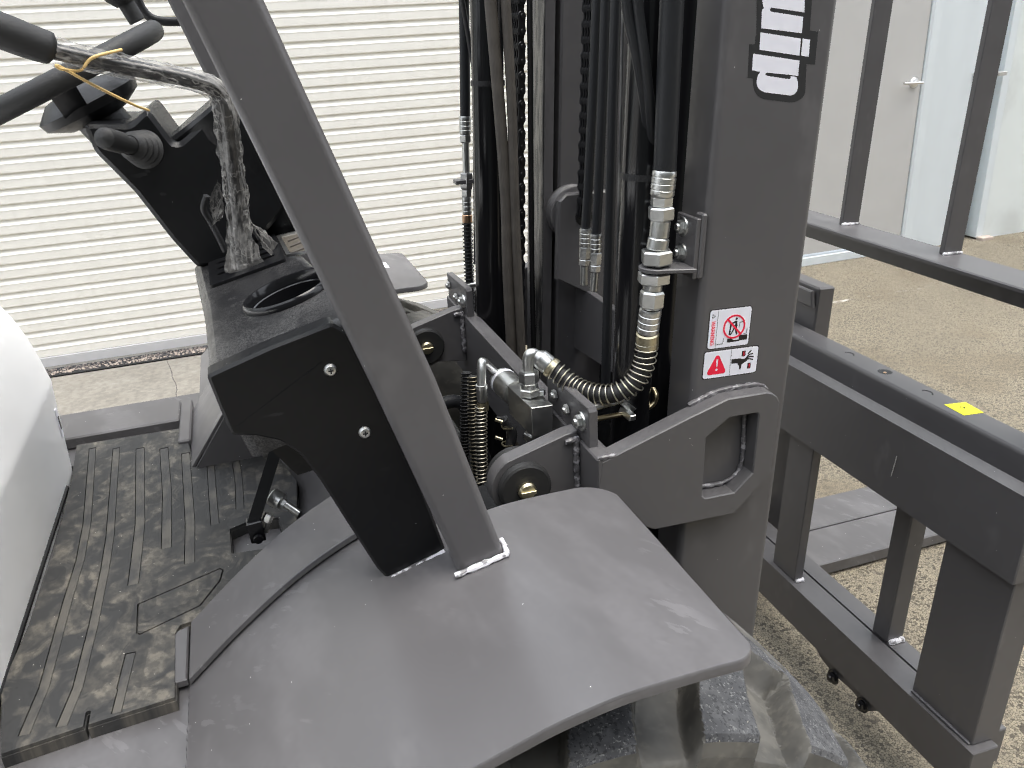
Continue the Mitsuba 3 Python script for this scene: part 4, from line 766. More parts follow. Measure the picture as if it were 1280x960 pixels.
# hoses of the mast
def hose(name, key, r, mat, label=None, n=14): return fk(name, tube(spline(K[key], 8), r, n), mat, 60, label)
hose('brown_hose', 'brown1', 0.0105, 'brown_hose', 'dusty brown hose hanging in the mast'); hose('brown_hose', 'brown2', 0.0085, 'brown_hose', 'second dusty brown hose hanging in the mast')
hose('mid_hose', 'mid1', 0.0075, 'hose_rubber'); hose('mid_hose', 'mid2', 0.0075, 'hose_rubber'); hose('mid_hose', 'mid3', 0.0078, 'hose_rubber')
fk('cable_strip', tube(spline(K['strip'], 6), 0.0026, 8), 'worn_steel', 60)
hose('cable_and_shade_line', 'black_cable', 0.0052, 'black'); hose('return_hose', 'diag1', 0.0070, 'hose_rubber'); hose('return_hose', 'diag2', 0.0062, 'hose_rubber')  # first one, a black tube, paints the shade beside the far rail
def fitting(name, F, spec, label=None):
    """F: stations along the fitting; spec: (i, j, kind, radius, material)"""
    for i, j, kind, r, mat in spec:
        a, b = F[i], F[j]; d = b - a; L = np.linalg.norm(d)
        if kind == 'nut': m = nut(a, d, r, L)
        elif kind == 'crimp':
            pf = [(0, 0), (0, r * .93), (L * .08, r)] + sum([[(L * t, r), (L * (t + .02), r * .955), (L * (t + .06), r * .955), (L * (t + .08), r)] for t in (0.2, 0.45, 0.7)], []) + [(L * .92, r), (L, r * .93), (L, 0)]
            m = lathe(a, d, pf, 26)
        else: m = cyl(a, b, r, 22)
        fk(name + '__' + kind, m, mat, 30)
for nm, key in (('mid_hose', 'mid1f'), ('mid_hose_001', 'mid2f')):
    F = K[key]; fitting(nm, F, [(0, 1, 'crimp', 0.0098, 'steel'), (1, 3, 'nut', 0.0098, 'steel'), (3, 4, 'nut', 0.0092, 'steel'), (4, 5, 'tube', 0.0066, 'steel')])
# main hose, near side
fk('main_hose', tube(spline(K['big_hose'], 8), 0.0138, 20), 'hose_rubber', 60, 'thick black braided hydraulic hose')
F = K['big_fit']
fitting('main_hose', F, [(0, 1, 'crimp', 0.0150, 'zinc'), (1, 2, 'nut', 0.0140, 'zinc'), (2, 3, 'nut', 0.0168, 'zinc'), (3, 4, 'tube', 0.0125, 'zinc'), (4, 5, 'tube', 0.0135, 'zinc'), (5, 6, 'nut', 0.0205, 'zinc'),
    (7, 8, 'nut', 0.0210, 'zinc'), (8, 9, 'tube', 0.0125, 'zinc'), (9, 10, 'nut', 0.0160, 'zinc'), (10, 12, 'crimp', 0.0145, 'zinc')])
fk('main_hose__ferrule', cyl(F[12], F[13] + (F[13] - F[12]) * 0.4, 0.0150, 24), 'zinc_yellow')
bs = spline(K['big_spring'], 10)
fk('main_hose__bend', tube(bs, 0.0112, 16), 'rubber', 60)
fk('main_hose__spring_guard', spring(bs, 0.0146, 0.0011, 0.0088), 'spring_steel', 60, 'brassy wire spring guard round the bent hose')
e2 = K['elbow2']; d = e2[1] - e2[0]
fk('main_hose__elbow_ferrule', cyl(e2[0] - d * 0.1, e2[0] + d * 0.5, 0.0150), 'zinc_yellow')
fk('main_hose__elbow_crimp', cat(lathe(e2[0] + d * .5, d, [(0, 0), (0, .0135), (.003, .0142), (.016, .0142), (.019, .012), (.024, .0085), (.024, 0)], 24)), 'zinc')
fk('main_hose__elbow', tube(spline(np.vstack([e2[1], e2[2:7]]), 8), 0.0082, 18), 'zinc', 60)
vb = K['valve']; vz = vb[0][2]
fk('main_hose__elbow_nut', cat(nut(np.array([e2[6][0], e2[6][1], vz + 0.020]), (0, 0, 1), 0.0145, 0.019), nut(np.array([e2[6][0], e2[6][1], vz + 0.001]), (0, 0, 1), 0.0155, 0.012, 0.8), cyl((e2[6][0], e2[6][1], vz), (e2[6][0], e2[6][1], vz + 0.022), 0.012)), 'zinc')
# clamp that holds it to the rail
cb = K['clampbox']
def clamp(cx, cy, cz):
    r = 0.021
    pts = [(cx + r * math.cos(t), cy + r * math.sin(t) * 0.9, cz) for t in np.radians(np.linspace(60, 300, 18))]
    pts = [(0.461, cy + 0.006, cz)] + [(cx - r * math.cos(t), cy + r * math.sin(t), cz) for t in np.radians(np.linspace(100, -100, 16))] + [(0.461, cy - 0.030, cz)]
    return prism(ML(pts), MZ * 0.0055, bev=0.001)
cl = MAST.T @ ((K['big_fit'][6] + K['big_fit'][7]) / 2)
fk('hose_clamp__plate', clamp(cl[0], cl[1], cl[2] - 0.003), 'paint')
fk('hose_clamp__bracket', cat(mbox((0.461, 0.899, 1.236), (0.467, 0.949, 1.312), 0.001), mbox((0.4672, 0.897, 1.236), (0.4748, 0.915, 1.318), 0.002), mbox((0.45, 0.899, cl[2] - 0.003), (0.4608, 0.944, cl[2] + 0.0025), 0.001)), 'paint', False)
for q in K['clamp_bolts']:
    fk('hose_clamp__bolt', bolt(ML(q - [0.001, 0, 0]), -MX, 0.0085), 'zinc', 30)
# far-side hose
hose('side_hose', 'left_hose', 0.0098, 'hose_rubber', 'thin black hose left of the mast')
F = K['left_fit']
fitting('side_hose', F, [(0, 1, 'crimp', 0.0115, 'steel'), (1, 2, 'nut', 0.0115, 'steel'), (2, 3, 'tube', 0.0072, 'steel'), (3, 4, 'nut', 0.0135, 'steel'), (4, 5, 'nut', 0.0105, 'steel'), (5, 6, 'crimp', 0.0095, 'steel')])
fk('side_hose__ferrule', cyl(F[6], F[7], 0.0100), 'copper_wash')
ls = spline(K['left_spring'], 8)
fk('side_hose__lower', tube(ls, 0.0075, 12), 'rubber', 60); fk('side_hose__spring_guard', spring(ls, 0.0096, 0.0012, 0.0075), 'black', 60)
q = (F[3] + F[4]) / 2; fk('side_hose__bracket', chbox(q + [-0.024, -0.012, -0.004], q + [0.035, 0.012, 0.004], 0.001), 'paint', False)
hose('cable_and_shade_line', 'left_cable', 0.0045, 'black')
# lettering and stickers on the near rail
def deco(name, P, mat, h, t, label=None):
    P = np.asarray(P, float).copy(); P[:, 1] = RY - h; return fk(name, prism(ML(P), -MY * t), mat, False, label)
deco('lettering', K['let_outline'], 'sticker_charcoal', 0.0001, 0.0003, 'charcoal backing of the white sideways lettering')
for k in ('let_u', 'let_i', 'let_dot', 'let_p'): deco('lettering__letter', K[k], 'sticker_white', 0.0005, 0.0003)
def on_rail(o, shape, mat, h, name, label=None, t=0.00025):
    return fk(name, flat2d(shape, ML((o[0], RY - h, o[1])), MX, MZ, t), mat, False, label)
def rr(w, hh, r, ins=0.0): return sbox(ins, ins, w - ins, hh - ins).buffer(-r).buffer(r)
N1 = 'warning_sticker'; o1_ = (0.4905, 1.1374); w1, h1 = 0.064, 0.0553
on_rail(o1_, rr(w1, h1, 0.004), 'sticker_black', 0.0001, N1 + '__border', 'square warning sticker with red prohibition ring')
on_rail(o1_, rr(w1, h1, 0.0036, 0.0012), 'sticker_white', 0.00040, N1 + '__panel')
rc = Point(0.0385, 0.0287)
ringp_ = rc.buffer(0.0165, 32).difference(rc.buffer(0.0143, 32)); slash = LineString([(0.0385 - .0108, 0.0287 + .0112), (0.0385 + .0108, 0.0287 - .0112)]).buffer(0.0013)
on_rail(o1_, unary_union([ringp_, slash]), 'sticker_red', 0.0011, N1 + '__prohibition_ring')
fig = unary_union([Point(0.0412, 0.0392).buffer(0.0017), Polygon([(0.0405, 0.0365), (0.0425, 0.036), (0.0432, 0.031), (0.040, 0.0305)]), LineString([(0.041, 0.0355), (0.0335, 0.033), (0.0325, 0.0185)]).buffer(0.0011), LineString([(0.0405, 0.031), (0.0375, 0.0235), (0.0345, 0.018)]).buffer(0.0009), LineString([(0.0425, 0.031), (0.0415, 0.0235), (0.0435, 0.018)]).buffer(0.0010),
    LineString([(0.046, 0.0275), (0.047, 0.034), (0.0525, 0.034)]).buffer(0.0004), sbox(0.0475, 0.0085, 0.060, 0.0158), Polygon([(0.030, 0.0075), (0.048, 0.0075), (0.048, 0.0095), (0.039, 0.0100), (0.036, 0.0125), (0.030, 0.0125)]), LineString([(0.0545, 0.017), (0.0585, 0.018), (0.0588, 0.024)]).buffer(0.0004), LineString([(0.0135, 0.0065), (0.0235, 0.0065), (0.0245, 0.014)]).buffer(0.00035), LineString([(0.0128, 0.002), (0.0128, 0.0533)]).buffer(0.0002)])
on_rail(o1_, fig, 'sticker_black', 0.00075, N1 + '__pictogram')
tm = meshkit.text_mesh('WARNING', 0.0052, 0.00025, bold=True); tw = tm.bounds[1][0] - tm.bounds[0][0]; v = tm.vertices.copy(); v[:, :2] -= [tm.bounds[0][0], 0]; v[:, 0] *= 0.0335 / tw
ctr = ML((o1_[0] + 0.0045, RY - 0.00075, o1_[1] + 0.0395)); tm.vertices = ctr + v[:, :1] * (-MZ) + v[:, 1:2] * MX + v[:, 2:] * (-MY)
fk(N1 + '__lettering', tm, 'sticker_red', False)
tr_ = Polygon([(0.0045, 0.0430), (0.0045, 0.0490), (0.0098, 0.0460)]); on_rail(o1_, tr_.difference(tr_.buffer(-0.0007)), 'sticker_black', 0.00075, N1 + '__triangle')
N2 = 'warning_sticker_001'; o2_ = (0.4875, 1.0953); w2, h2 = 0.0843, 0.0402
on_rail(o2_, rr(w2, h2, 0.004), 'sticker_black', 0.0001, N2 + '__border', 'wide warning sticker with red triangle and crushed hand')
on_rail(o2_, rr(w2, h2, 0.0036, 0.0012), 'sticker_white', 0.00040, N2 + '__panel')
t2 = Polygon([(0.0075, 0.0075), (0.0345, 0.0075), (0.021, 0.0335)]).buffer(-0.002).buffer(0.0035)
ex_ = unary_union([Polygon([(0.0195, 0.0275), (0.0225, 0.0275), (0.0219, 0.0165), (0.0201, 0.0165)]), Point(0.021, 0.0125).buffer(0.0018)])
on_rail(o2_, t2.difference(ex_), 'sticker_red', 0.00075, N2 + '__triangle')
hand = unary_union([Polygon([(0.0430, 0.0245), (0.0555, 0.0245), (0.0600, 0.0225), (0.0665, 0.0250), (0.0690, 0.0225), (0.0665, 0.0195), (0.0590, 0.0155), (0.0585, 0.0085), (0.0565, 0.0085), (0.0555, 0.0135), (0.0520, 0.0180), (0.0430, 0.0182)])] +
    [LineString(q).buffer(0.0009) for q in ([(0.066, 0.0245), (0.0695, 0.0285), (0.0745, 0.0290)], [(0.067, 0.0240), (0.0710, 0.0255), (0.0765, 0.0245)], [(0.0675, 0.0225), (0.071, 0.0220), (0.0755, 0.0205)], [(0.068, 0.0300), (0.0715, 0.0335)])] + [sbox(0.0580, 0.0270, 0.0635, 0.0345), sbox(0.0685, 0.0080, 0.0735, 0.0160), LineString([(0.0415, 0.0020), (0.0415, 0.0382)]).buffer(0.0002)])
on_rail(o2_, hand, 'sticker_black', 0.00075, N2 + '__pictogram')
on_rail(o2_, unary_union([Polygon([(0.0592, 0.0295), (0.0622, 0.0295), (0.0607, 0.0275)]), sbox(0.0602, 0.0295, 0.0612, 0.0335), Polygon([(0.0696, 0.0135), (0.0726, 0.0135), (0.0711, 0.0155)]), sbox(0.0706, 0.0095, 0.0716, 0.0135)]), 'sticker_red', 0.0011, N2 + '__arrows')
# side arm with octagonal window, crossmember
B = K['bracket'].copy(); H = K['bracket_hole'].copy()
fk('side_arm', prism(ML(B), MY * 0.0275, [ML(H)], bev=0.0016), 'paint', 30, 'thick side arm plate with octagonal window')
def off(p, dx, dz, y): q = np.array(p, float); return ML((q[0] + dx, y, q[2] + dz))
fk('side_arm__weld', bead([off(B[1], 0.012, 0.005, 0.8975), off(B[2], 0.0, 0.001, 0.8975), off(B[3], 0.0, 0.001, 0.8975), off(B[5], 0.0, 0.001, 0.8975)], 0.0040, 21), 'weld_paint')
fk('side_arm__window_weld', bead([off(H[1], -0.004, -0.002, 0.896), off(H[3], -0.004, 0.002, 0.896), off(H[4], -0.002, 0.005, 0.896), off(H[5], 0.002, 0.005, 0.896)], 0.0034, 22), 'weld_paint')
XB = 0.378
fk('crossmember', cat(chbox((XB, 0.8725, 0.86), (XB + 0.026, 2 * YM - 0.8725, 0.9985), 0.002)), 'paint', False, 'crossmember between the side arms')
fk('side_arm', prism(ML(B * [1, 0, 1] + [0, 2 * YM - 0.872, 0]), -MY * 0.0275, bev=0.0016), 'paint', 30)
fk('crossmember__weld', bead([(XB + 0.002, 0.876, 0.998), (XB + 0.014, 0.874, 0.999), (XB + 0.028, 0.876, 0.998)], 0.0035, 31), 'weld_paint')
def eye(y, s, idx):
    c = np.array([K['eye'][0][0], y, K['eye'][0][2]]); n = 'pivot_eye' if idx == 0 else 'pivot_eye_001'
    R = 0.045; a0 = [(c[0] + R * math.cos(t), c[2] + R * math.sin(t)) for t in np.radians(np.linspace(115, 300, 20))]
    pl = a0 + [(XB - 0.001, 0.90), (XB - 0.001, 1.012), (XB - 0.018, 1.010)]
    fk(n + '__plate', prism([(x, y + s * 0.010, z) for x, z in pl], (0, s * 0.024, 0), bev=0.0015), 'paint', 30)
    fk(n + '__bush', cat(lathe(c + [0, s * 0.010, 0], (0, -s, 0), [(0, 0.0), (0, 0.036), (0.004, 0.0375), (0.012, 0.036), (0.014, 0.033), (0.013, 0.0)], 40), lathe(c + [0, s * 0.034, 0], (0, s, 0), [(0, 0), (0, 0.040), (0.016, 0.040), (0.02, 0.036), (0.02, 0)], 40)), 'rubber', 30)
    fk(n + '__pin', cat(lathe(c + [0, -s * 0.003, 0], (0, -s, 0), [(0, 0), (0, 0.0125), (0.005, 0.0125), (0.008, 0.0100), (0.009, 0)], 24), chbox(c + [-.0108, -s * 0.0125 - .002, -.0025], c + [.0108, -s * 0.0125 + .002, .0025], 0.0005)), 'zinc_yellow', 30)
    fk(n + '__weld', cat(bead([(XB - 0.004, y + s * 0.008, 1.005), (XB - 0.005, y + s * 0.007, 0.97), (XB - 0.004, y + s * 0.008, 0.92)], 0.0045, 40 + idx), bead([(XB - 0.02, y + s * .007, 1.0), (XB - .005, y + s * .007, 1.002)], 0.005, 44 + idx)), 'weld_paint')
eye(0.925, 1, 0); eye(1.512, 1, 1)
def bolt_plate(y0, y1, n, bolts, sgn):
    fk(n + '__plate', prism([(XB + 0.003, y0, 0.9986), (XB + 0.003, y1, 0.9986), (XB + 0.003, y1, 1.050), (XB + 0.003, y0 + 0.004, 1.056), (XB + 0.003, y0, 1.050)], (0.013, 0, 0), bev=0.001), 'paint')
    for y, z in bolts: fk(n + '__bolt', bolt((XB + 0.003, y, z), (-1, 0, 0), 0.0095 if y == bolts[-1][0] else 0.0080, y == bolts[-1][0]), 'zinc', 30)
bolt_plate(0.906, 1.060, 'bolt_plate', [(1.020, 1.030), (0.975, 1.026), (0.930, 1.028)], 1)
bolt_plate(1.500, 1.650, 'bolt_plate_001', [(1.625, 1.030), (1.57, 1.020), (1.525, 1.024)], -1)
for nm, y in (('bolt_plate', 0.948), ('bolt_plate_001', 1.585)):
    q = np.array([XB + 0.016, y, 1.034])
    fk(nm + '__hook_bolt', cat(cyl(q, q + [0.055, 0.01, 0], 0.0052, 14), prism([q + [0.045, -0.004, 0.010], q + [0.052, -0.004, 0.010], q + [0.075, -0.004, -0.012], q + [0.066, -0.004, -0.018], q + [0.050, -0.004, 0.0]], (0, 0.018, 0), bev=0.001), prism([q + [0.058, -0.02, -0.012], q + [0.066, -0.02, -0.012], q + [0.066, -0.02, -0.020], q + [0.056, -0.02, -0.020]], (0, 0.05, 0), bev=0.001)), 'zinc', 30)
fk('grease_pipe', tube(spline(K['gold1'], 8), 0.0038, 12), 'brass', 60, 'pale brass grease pipe beside the near rail')
fk('grease_pipe', tube(spline(K['gold2'], 8), 0.0036, 12), 'zinc_yellow', 60, 'yellow grease pipe beside the far rail')
# valve block
fk('valve_block', prism([K['valve'][0], K['valve'][1], K['valve'][2], K['valve'][3]], (-0.006, 0.088, 0.0), bev=0.0010), 'steel', 30, 'machined steel valve block')
vc = np.mean(K['valve'], 0); c0 = vc + [-0.003, 0.0885, 0.002]
fk('valve_block__cartridge', cat(lathe(c0, (-0.07, 1, 0), [(0, 0), (0, 0.0150), (0.012, 0.0150), (0.013, 0.0215), (0.072, 0.0215), (0.075, 0.020), (0.075, 0.0)], 32)), 'zinc', 35, 'zinc plated cylinder of the valve')
fk('valve_block__label', lathe(c0 + np.array([-0.07, 1, 0]) * 0.058, (-0.07, 1, 0), [(0, 0.0217), (0.009, 0.0217)], 32), 'sticker_white', True)
fk('valve_block__plug', cat(nut((vc[0] + 0.012, 1.035, vz + 0.0005), (0, 0, 1), 0.006, 0.008), chbox((vc[0] + 0.004, 1.058, vz), (vc[0] + 0.013, 1.066, vz + 0.014), 0.001), cyl((vc[0], 1.03, vz - 0.052), (vc[0], 1.03, vz - 0.10), 0.016), nut((vc[0], 1.03, vz - 0.066), (0, 0, 1), 0.019, 0.012)), 'steel', 30)
wp = K['wiring']
fk('valve_block__wiring', cat(tube(spline([wp[0], wp[1], wp[2], wp[2] - [0, 0, .06]], 6), 0.0075), tube(spline([wp[0] + [-.01, 0, .004], wp[0], wp[1] + [0.006, 0, .006]], 4), 0.003)), 'black', 60)
for q in (wp[0], wp[3]): fk('valve_block__wire_clip', cat(cyl(q + [-.012, 0, .002], q + [-.002, -.004, -.002], 0.0026, 10), lathe(q + [.006, 0, -.014], (0.1, 0, 1), [(0, .0080), (0, .0092), (.002, .0092), (.002, .0080)], 20)), 'zinc_yellow', 40)
fk('pilot_hose__elbow', tube(spline(np.vstack([c0 + [-0.006, 0.078, 0.006], c0 + [-0.014, 0.080, 0.012], K['elbow1'][1:]]), 8), 0.0070, 14), 'zinc', 60)
e = K['elbow1'][3]; s1 = spline(K['spring1'], 10)
fk('pilot_hose__collar', lathe(e + [0, 0, .004], (0, 0, -1), [(0, .005), (0, .0088), (.005, .0094), (.006, .005)], 22), 'zinc', 35)
fk('pilot_hose__crimp', lathe(e, (0, 0, -1), [(0, .0075), (.004, .0082), (.022, .0082), (.023, .0078)], 24), 'steel', 35)
fk('pilot_hose__ferrule', lathe(e, (0, 0, -1), [(.023, .0088), (.037, .0090), (.038, .007)], 24), 'zinc_yellow', 35)
fk('pilot_hose__bend', tube(s1, 0.0070, 12), 'rubber', 60); fk('pilot_hose__spring_guard', spring(s1[6:], 0.0092, 0.0011, 0.0062), 'spring_steel', 60)
for k in ('spring2', 'spring3'):
    sp = spline(K[k], 8); n = 'pilot_hose_001' if k == 'spring2' else 'pilot_hose_002'
    fk(n + '__bend', tube(sp, 0.0066, 12), 'rubber', 60); fk(n + '__spring_guard', spring(sp, 0.0086, 0.0012, 0.0062), 'dark_spring' if k == 'spring2' else 'black', 60)
# black lines in the dark gap behind the crossmember
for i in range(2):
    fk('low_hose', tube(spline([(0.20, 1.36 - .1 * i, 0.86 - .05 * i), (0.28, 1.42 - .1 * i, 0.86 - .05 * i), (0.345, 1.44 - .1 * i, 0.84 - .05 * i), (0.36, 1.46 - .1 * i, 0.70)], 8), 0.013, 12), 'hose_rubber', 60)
# middle of the mast: pulley plate, pulley, lower cross plate
fk('pulley_plate', prism(ML(K['pulley_plate']), MY * 0.02, bev=0.003), 'paint')
pc = K['pulley'][0]; prr = abs(K['pulley'][1][0] - pc[0])
fk('chain_pulley', lathe(ML(pc), MY, [(0, 0.0), (0, prr * .8), (0.002, prr), (0.008, prr), (0.014, prr * .86), (0.022, prr * .86), (0.028, prr), (0.036, prr), (0.036, 0)], 44), 'paint')
fk('pulley_plate__hole', lathe(ML(pc + [0.004, -0.0205, 0]), -MY, [(0, 0), (0, 0.017), (0.001, 0.0165), (0.001, 0.012), (0.0002, 0.0)], 28), 'black', False)
CP = K['cross_plate']
fk('cross_plate', prism(ML(CP), MX * 0.014, bev=0.0012), 'paint', 30, 'curved cross plate low in the mast')
fk('cross_plate__bolt', bolt(ML(K['cross_bolt'][0]), -MX, 0.008, False), 'steel', 30)

# --- fork carriage (leans with the mast)
CN, CF = 0.852, 2 * YC - 0.852
rb = [(1.178, .725), (1.178, .843), (1.183, .848), (1.246, .848), (1.252, .842), (1.252, .725)]
def sweep(sec, y0, y1, bev=0.002): return prism(ML([(x, y0, z) for x, z in sec]), MY * (y1 - y0), bev=bev)
tb_ = [(1.178, .74)] + [(1.188 - .010 * math.cos(a), .838 + .010 * math.sin(a)) for a in np.radians(np.linspace(0, 90, 6))] + [(1.240 + .008 * math.sin(a), .840 + .008 * math.cos(a)) for a in np.radians(np.linspace(0, 90, 5))] + [(1.248, .74)]
fk('fork_carriage__top_bar', sweep(tb_, CN - 0.06, CF + 0.03), 'paint', 30, 'rounded top bar of the fork carriage')
fk('fork_carriage__upper_plate', sweep([(1.10, .655), (1.10, .8165), (1.139, .8165), (1.139, .655)], CN, CF), 'paint', 30)
fk('fork_carriage__lower_bar', sweep([(1.10, .182), (1.10, .285), (1.162, .285), (1.162, .182)], CN - 0.01, CF), 'paint', 30)
fk('fork_carriage__lower_strip', sweep([(1.168, .200), (1.168, .2845), (1.214, .2845), (1.214, .200)], CN + 0.02, CF), 'paint', 30)
fk('fork_carriage__upright', mbox((1.112, 1.402, .2855), (1.137, 1.49, .6545), 0.002), 'paint', False)
fk('fork_carriage__upright', mbox((1.166, 1.146, .2855), (1.212, 1.192, .739), 0.003), 'paint', False)
fk('fork_carriage__upright', mbox((1.112, 1.84, .2855), (1.16, CF, .6545), 0.002), 'paint', False)
fk('fork_carriage__end_plate', mbox((1.114, 0.859, .2855), (1.178, 1.012, .6545), 0.002), 'paint', False, 'end plate of the fork carriage, nearest corner')
fk('fork_carriage__spacer', mbox((1.1395, 0.90, .74), (1.1775, 1.85, .79), 0.001), 'paint', False)
for i, (x, y, z) in enumerate([(1.112, 1.4015, .287), (1.168, 1.145, .287)]):
    fk('fork_carriage__weld', bead([ML((x + .002, y - .002, z)), ML((x + .012, y - .003, z + .001)), ML((x + .024 + .016 * i, y - .001, z))], 0.0055 + .0015 * i, 60 + i), 'white_sealant')
fk('fork_carriage__weld', bead([ML((1.112, 0.862, .287)), ML((1.111, 0.93, .288)), ML((1.112, 1.008, .287))], 0.004, 66), 'paint')
for i, q in enumerate(K['topmarks']):
    m = [ML((q[0] + 0.0135 * math.cos(t) - 0.016, q[1] + 0.0135 * math.sin(t), .8482)) for t in np.radians(np.linspace(-70, 75, 14))]
    if i != 1: fk('fork_carriage__position_notch', tube(m, 0.0011, 8), 'black', 60)
q = K['topmarks'][1]
fk('fork_carriage__lock_hole', lathe(ML((q[0] - .012, q[1], .8481)), MZ, [(0.0, 0.0), (0.0004, 0.0145), (0.0, 0.0150)], 28), 'black', False)
fk('fork_carriage__lock_pin', lathe(ML((q[0] - .016, q[1] - .004, .8485)), MZ, [(0, 0.0036), (0.001, 0.003), (0.0014, 0)], 16), 'copper_wash', False)
ys = K['ysticker']; fk('fork_carriage__yellow_label', prism(ML(ys * [1, 1, 0] + [-0.004, 0, .8482]), MZ * 0.0004), 'sticker_yellow', False, 'small yellow label on the top bar')
yc_ = np.mean(ys, 0); fk('fork_carriage__yellow_label_mark', cat(*[tube([ML((yc_[0] - .004 + a, yc_[1] + b, .8493)), ML((yc_[0] - .004 + c, yc_[1] + d_, .8493))], 0.0006, 6) for a, b, c, d_ in ((-.006, -.004, .005, .003), (.005, .003, .001, .004), (-.004, .006, .003, .010))]), 'sticker_black', False)
fk('fork_carriage__scratch', tube([ML((1.0998, K['scratch'][0][1], K['scratch'][0][2])), ML((1.0998, K['scratch'][0][1] * .6 + K['scratch'][1][1] * .4, K['scratch'][0][2] * .5 + K['scratch'][1][2] * .5)), ML((1.0998, K['scratch'][1][1], K['scratch'][1][2]))], 0.0011, 6), 'sticker_grey', 60)
fk('fork_carriage__lower_hook', cat(prism(ML([(1.106, 1.07, .181), (1.106, 1.29, .181), (1.106, 1.27, .166), (1.106, 1.22, .156), (1.106, 1.16, .162), (1.106, 1.10, .153)]), MX * 0.03)), 'paint')
for q in K['undercar'][[1, 2]]: fk('fork_carriage__lower_bolt', bolt(ML((1.101, q[1] - .008, q[2] + .022)), -MX, 0.012), 'gloss_black', 30)
# backrest
fk('load_backrest__bottom_rail', sweep([(1.152, 1.1215), (1.152, 1.127), (1.1545, 1.1295), (1.250, 1.1295), (1.252, 1.127), (1.252, 1.066), (1.244, 1.066), (1.244, 1.1215)], CN - 0.05, CF + 0.02), 'paint', 30, 'angle iron bottom rail of the load backrest')
Bq = K['bars']
for y in (1.540 + 0.292, 1.540, 1.2477, 0.955):
    x1 = 1.215 + 0.042
    fk('load_backrest__bar', mbox((1.205, y - 0.012, 1.1298), (1.250, y, 2.2), 0.0015), 'paint', False)
    fk('load_backrest__weld', bead([ML((1.2035, y - .013, 1.131)), ML((1.215, y - .0145, 1.1315)), ML((1.248, y - .0135, 1.131))], 0.004, int(y * 100)), 'white_sealant')
fk('load_backrest__top_rail', sweep([(1.205, 2.2), (1.205, 2.23), (1.25, 2.23), (1.25, 2.2)], CN - 0.05, CF + 0.02), 'paint', 30)
fk('load_backrest__bracket', mbox((1.253, 0.90, .75), (1.265, 0.99, 1.12), 0.002), 'paint', False)
# forks lie on the ground
def fork(y0, y1, idx):
    n = 'fork' + ('' if idx == 0 else f'_{idx:03d}')
    fk(n + '__shank', mbox((1.257, y0, 0.08), (1.305, y1, 0.950), 0.004), 'paint', False)
    fk(n + '__blade', prism([(1.262, y0, 0.006), (1.262, y0, 0.09), (1.31, y0, 0.052), (1.36, y0, 0.047), (2.1, y0, 0.04), (2.42, y0, 0.016), (2.42, y0, 0.006)], (0, y1 - y0, 0), bev=0.003), 'fender_paint', 30)
fork(1.637, 1.795, 0); fork(1.801, 1.945, 1)
fk('fork__hook', prism(ML([(1.256, 1.64, .90), (1.256, 1.79, .90), (1.256, 1.78, .94), (1.256, 1.65, .94)]), MX * -0.012, bev=0.003), 'paint')

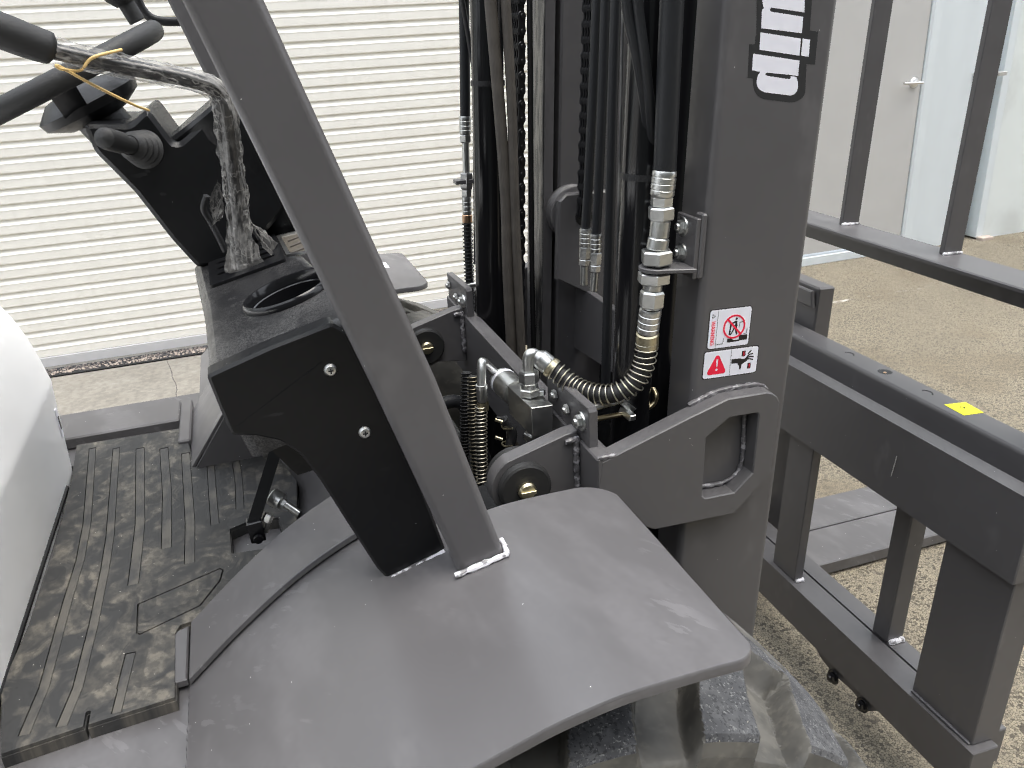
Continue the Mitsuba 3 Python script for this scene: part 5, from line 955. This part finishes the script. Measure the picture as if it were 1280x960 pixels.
# --- front tyre
TC = np.array([0.214, 0.0, 0.452]); TY0, TY1 = 0.525, 0.845
def tyre(y0, y1):
    nt, ny = 1100, 72
    th = np.linspace(0, 2 * np.pi, nt, endpoint=False); yy = np.linspace(-1, 1, ny)
    Tt, Yy = np.meshgrid(th, yy, indexing='ij'); half = (y1 - y0) / 2; nl = 19
    crown = 0.415 - 0.010 * Yy**2
    def lug(side, ph):
        a = Yy * side                                           # 1 at its shoulder
        u = Tt * nl / (2 * np.pi) + ph - 0.62 * np.clip(a, -0.3, 1) - 0.10 * np.sin(a * 3)
        f = np.abs((u % 1) - 0.5)
        wd = 0.235 + 0.03 * np.clip(a, 0, 1)
        e = 1 - np.clip((f - wd + 0.02) / 0.065, 0, 1)
        notch = np.clip((a + 0.24 - 0.9 * np.maximum(0, 0.10 - f)) / 0.07, 0, 1)
        return e * notch
    h = np.maximum(lug(1, 0.0), lug(-1, 0.5))
    r = crown + 0.036 * h - 0.004 * h * Yy**2 + 0.0012 * (meshkit.fbm(np.stack([Tt * 40, Yy * 9, Yy * 0], -1), 3, 4) - 0.5)
    sh = np.clip((np.abs(Yy) - 0.94) / 0.06, 0, 1); r = r - 0.020 * sh**2
    yc = (y0 + y1) / 2
    P = np.stack([TC[0] + r * np.cos(Tt), yc + half * Yy, TC[2] + r * np.sin(Tt)], -1)
    tread = grid(P, close_u=True)
    fh = (h.reshape(-1)[tread.faces] > 0.93).all(1) & (np.abs(Yy).reshape(-1)[tread.faces] < 0.985).all(1)
    pads = tri_mesh(tread.vertices, tread.faces[fh]); pads.remove_unreferenced_vertices()
    tread = tri_mesh(tread.vertices, tread.faces[~fh]); tread.remove_unreferenced_vertices()
    sides = []
    for s in (-1, 1):
        e = P[:, 0] if s < 0 else P[:, -1]; rings = [e]
        for rad, y in ((0.385, 1.03), (0.35, 1.05), (0.30, 1.03), (0.255, 0.95), (0.235, 0.88), (0.23, 0.6)):
            rings.append(np.stack([TC[0] + rad * np.cos(th), np.full(nt, yc + s * half * y), TC[2] + rad * np.sin(th)], -1))
        sides.append(grid(np.stack(rings), close_v=True, flip=(s < 0)))
    return cat(tread, *sides), pads
tm_, pd_ = tyre(TY0, TY1)
fk('front_wheel__tread_pad', pd_, 'worn_tread', 40, 'worn gritty tread pads of the front tyre')
fk('front_wheel__tyre', tm_, 'tyre_rubber', 40, 'chunky lugged front tyre under the wheel guard')
rimp = lambda y, s: cat(lathe((TC[0], y, TC[2]), (0, s, 0), [(0, 0.235), (0.01, 0.232), (0.02, 0.21), (-0.03, 0.19), (-0.05, 0.10), (-0.04, 0.09), (-0.04, 0.0)], 48))
fk('front_wheel__rim', rimp(TY0 + 0.03, -1), 'white_paint', 35)
m2 = cat(tm_, pd_); m2.vertices[:, 1] = 2 * YC - m2.vertices[:, 1]; m2.faces = m2.faces[:, ::-1]
fk('front_wheel_001__tyre', m2, 'tyre_rubber', 40)
fk('front_wheel_001__rim', rimp(2 * YC - TY0 - 0.03, 1), 'white_paint', 35)
fk('axle', cyl((TC[0], 0.80, TC[2]), (TC[0], 1.94, TC[2]), 0.09), 'black')
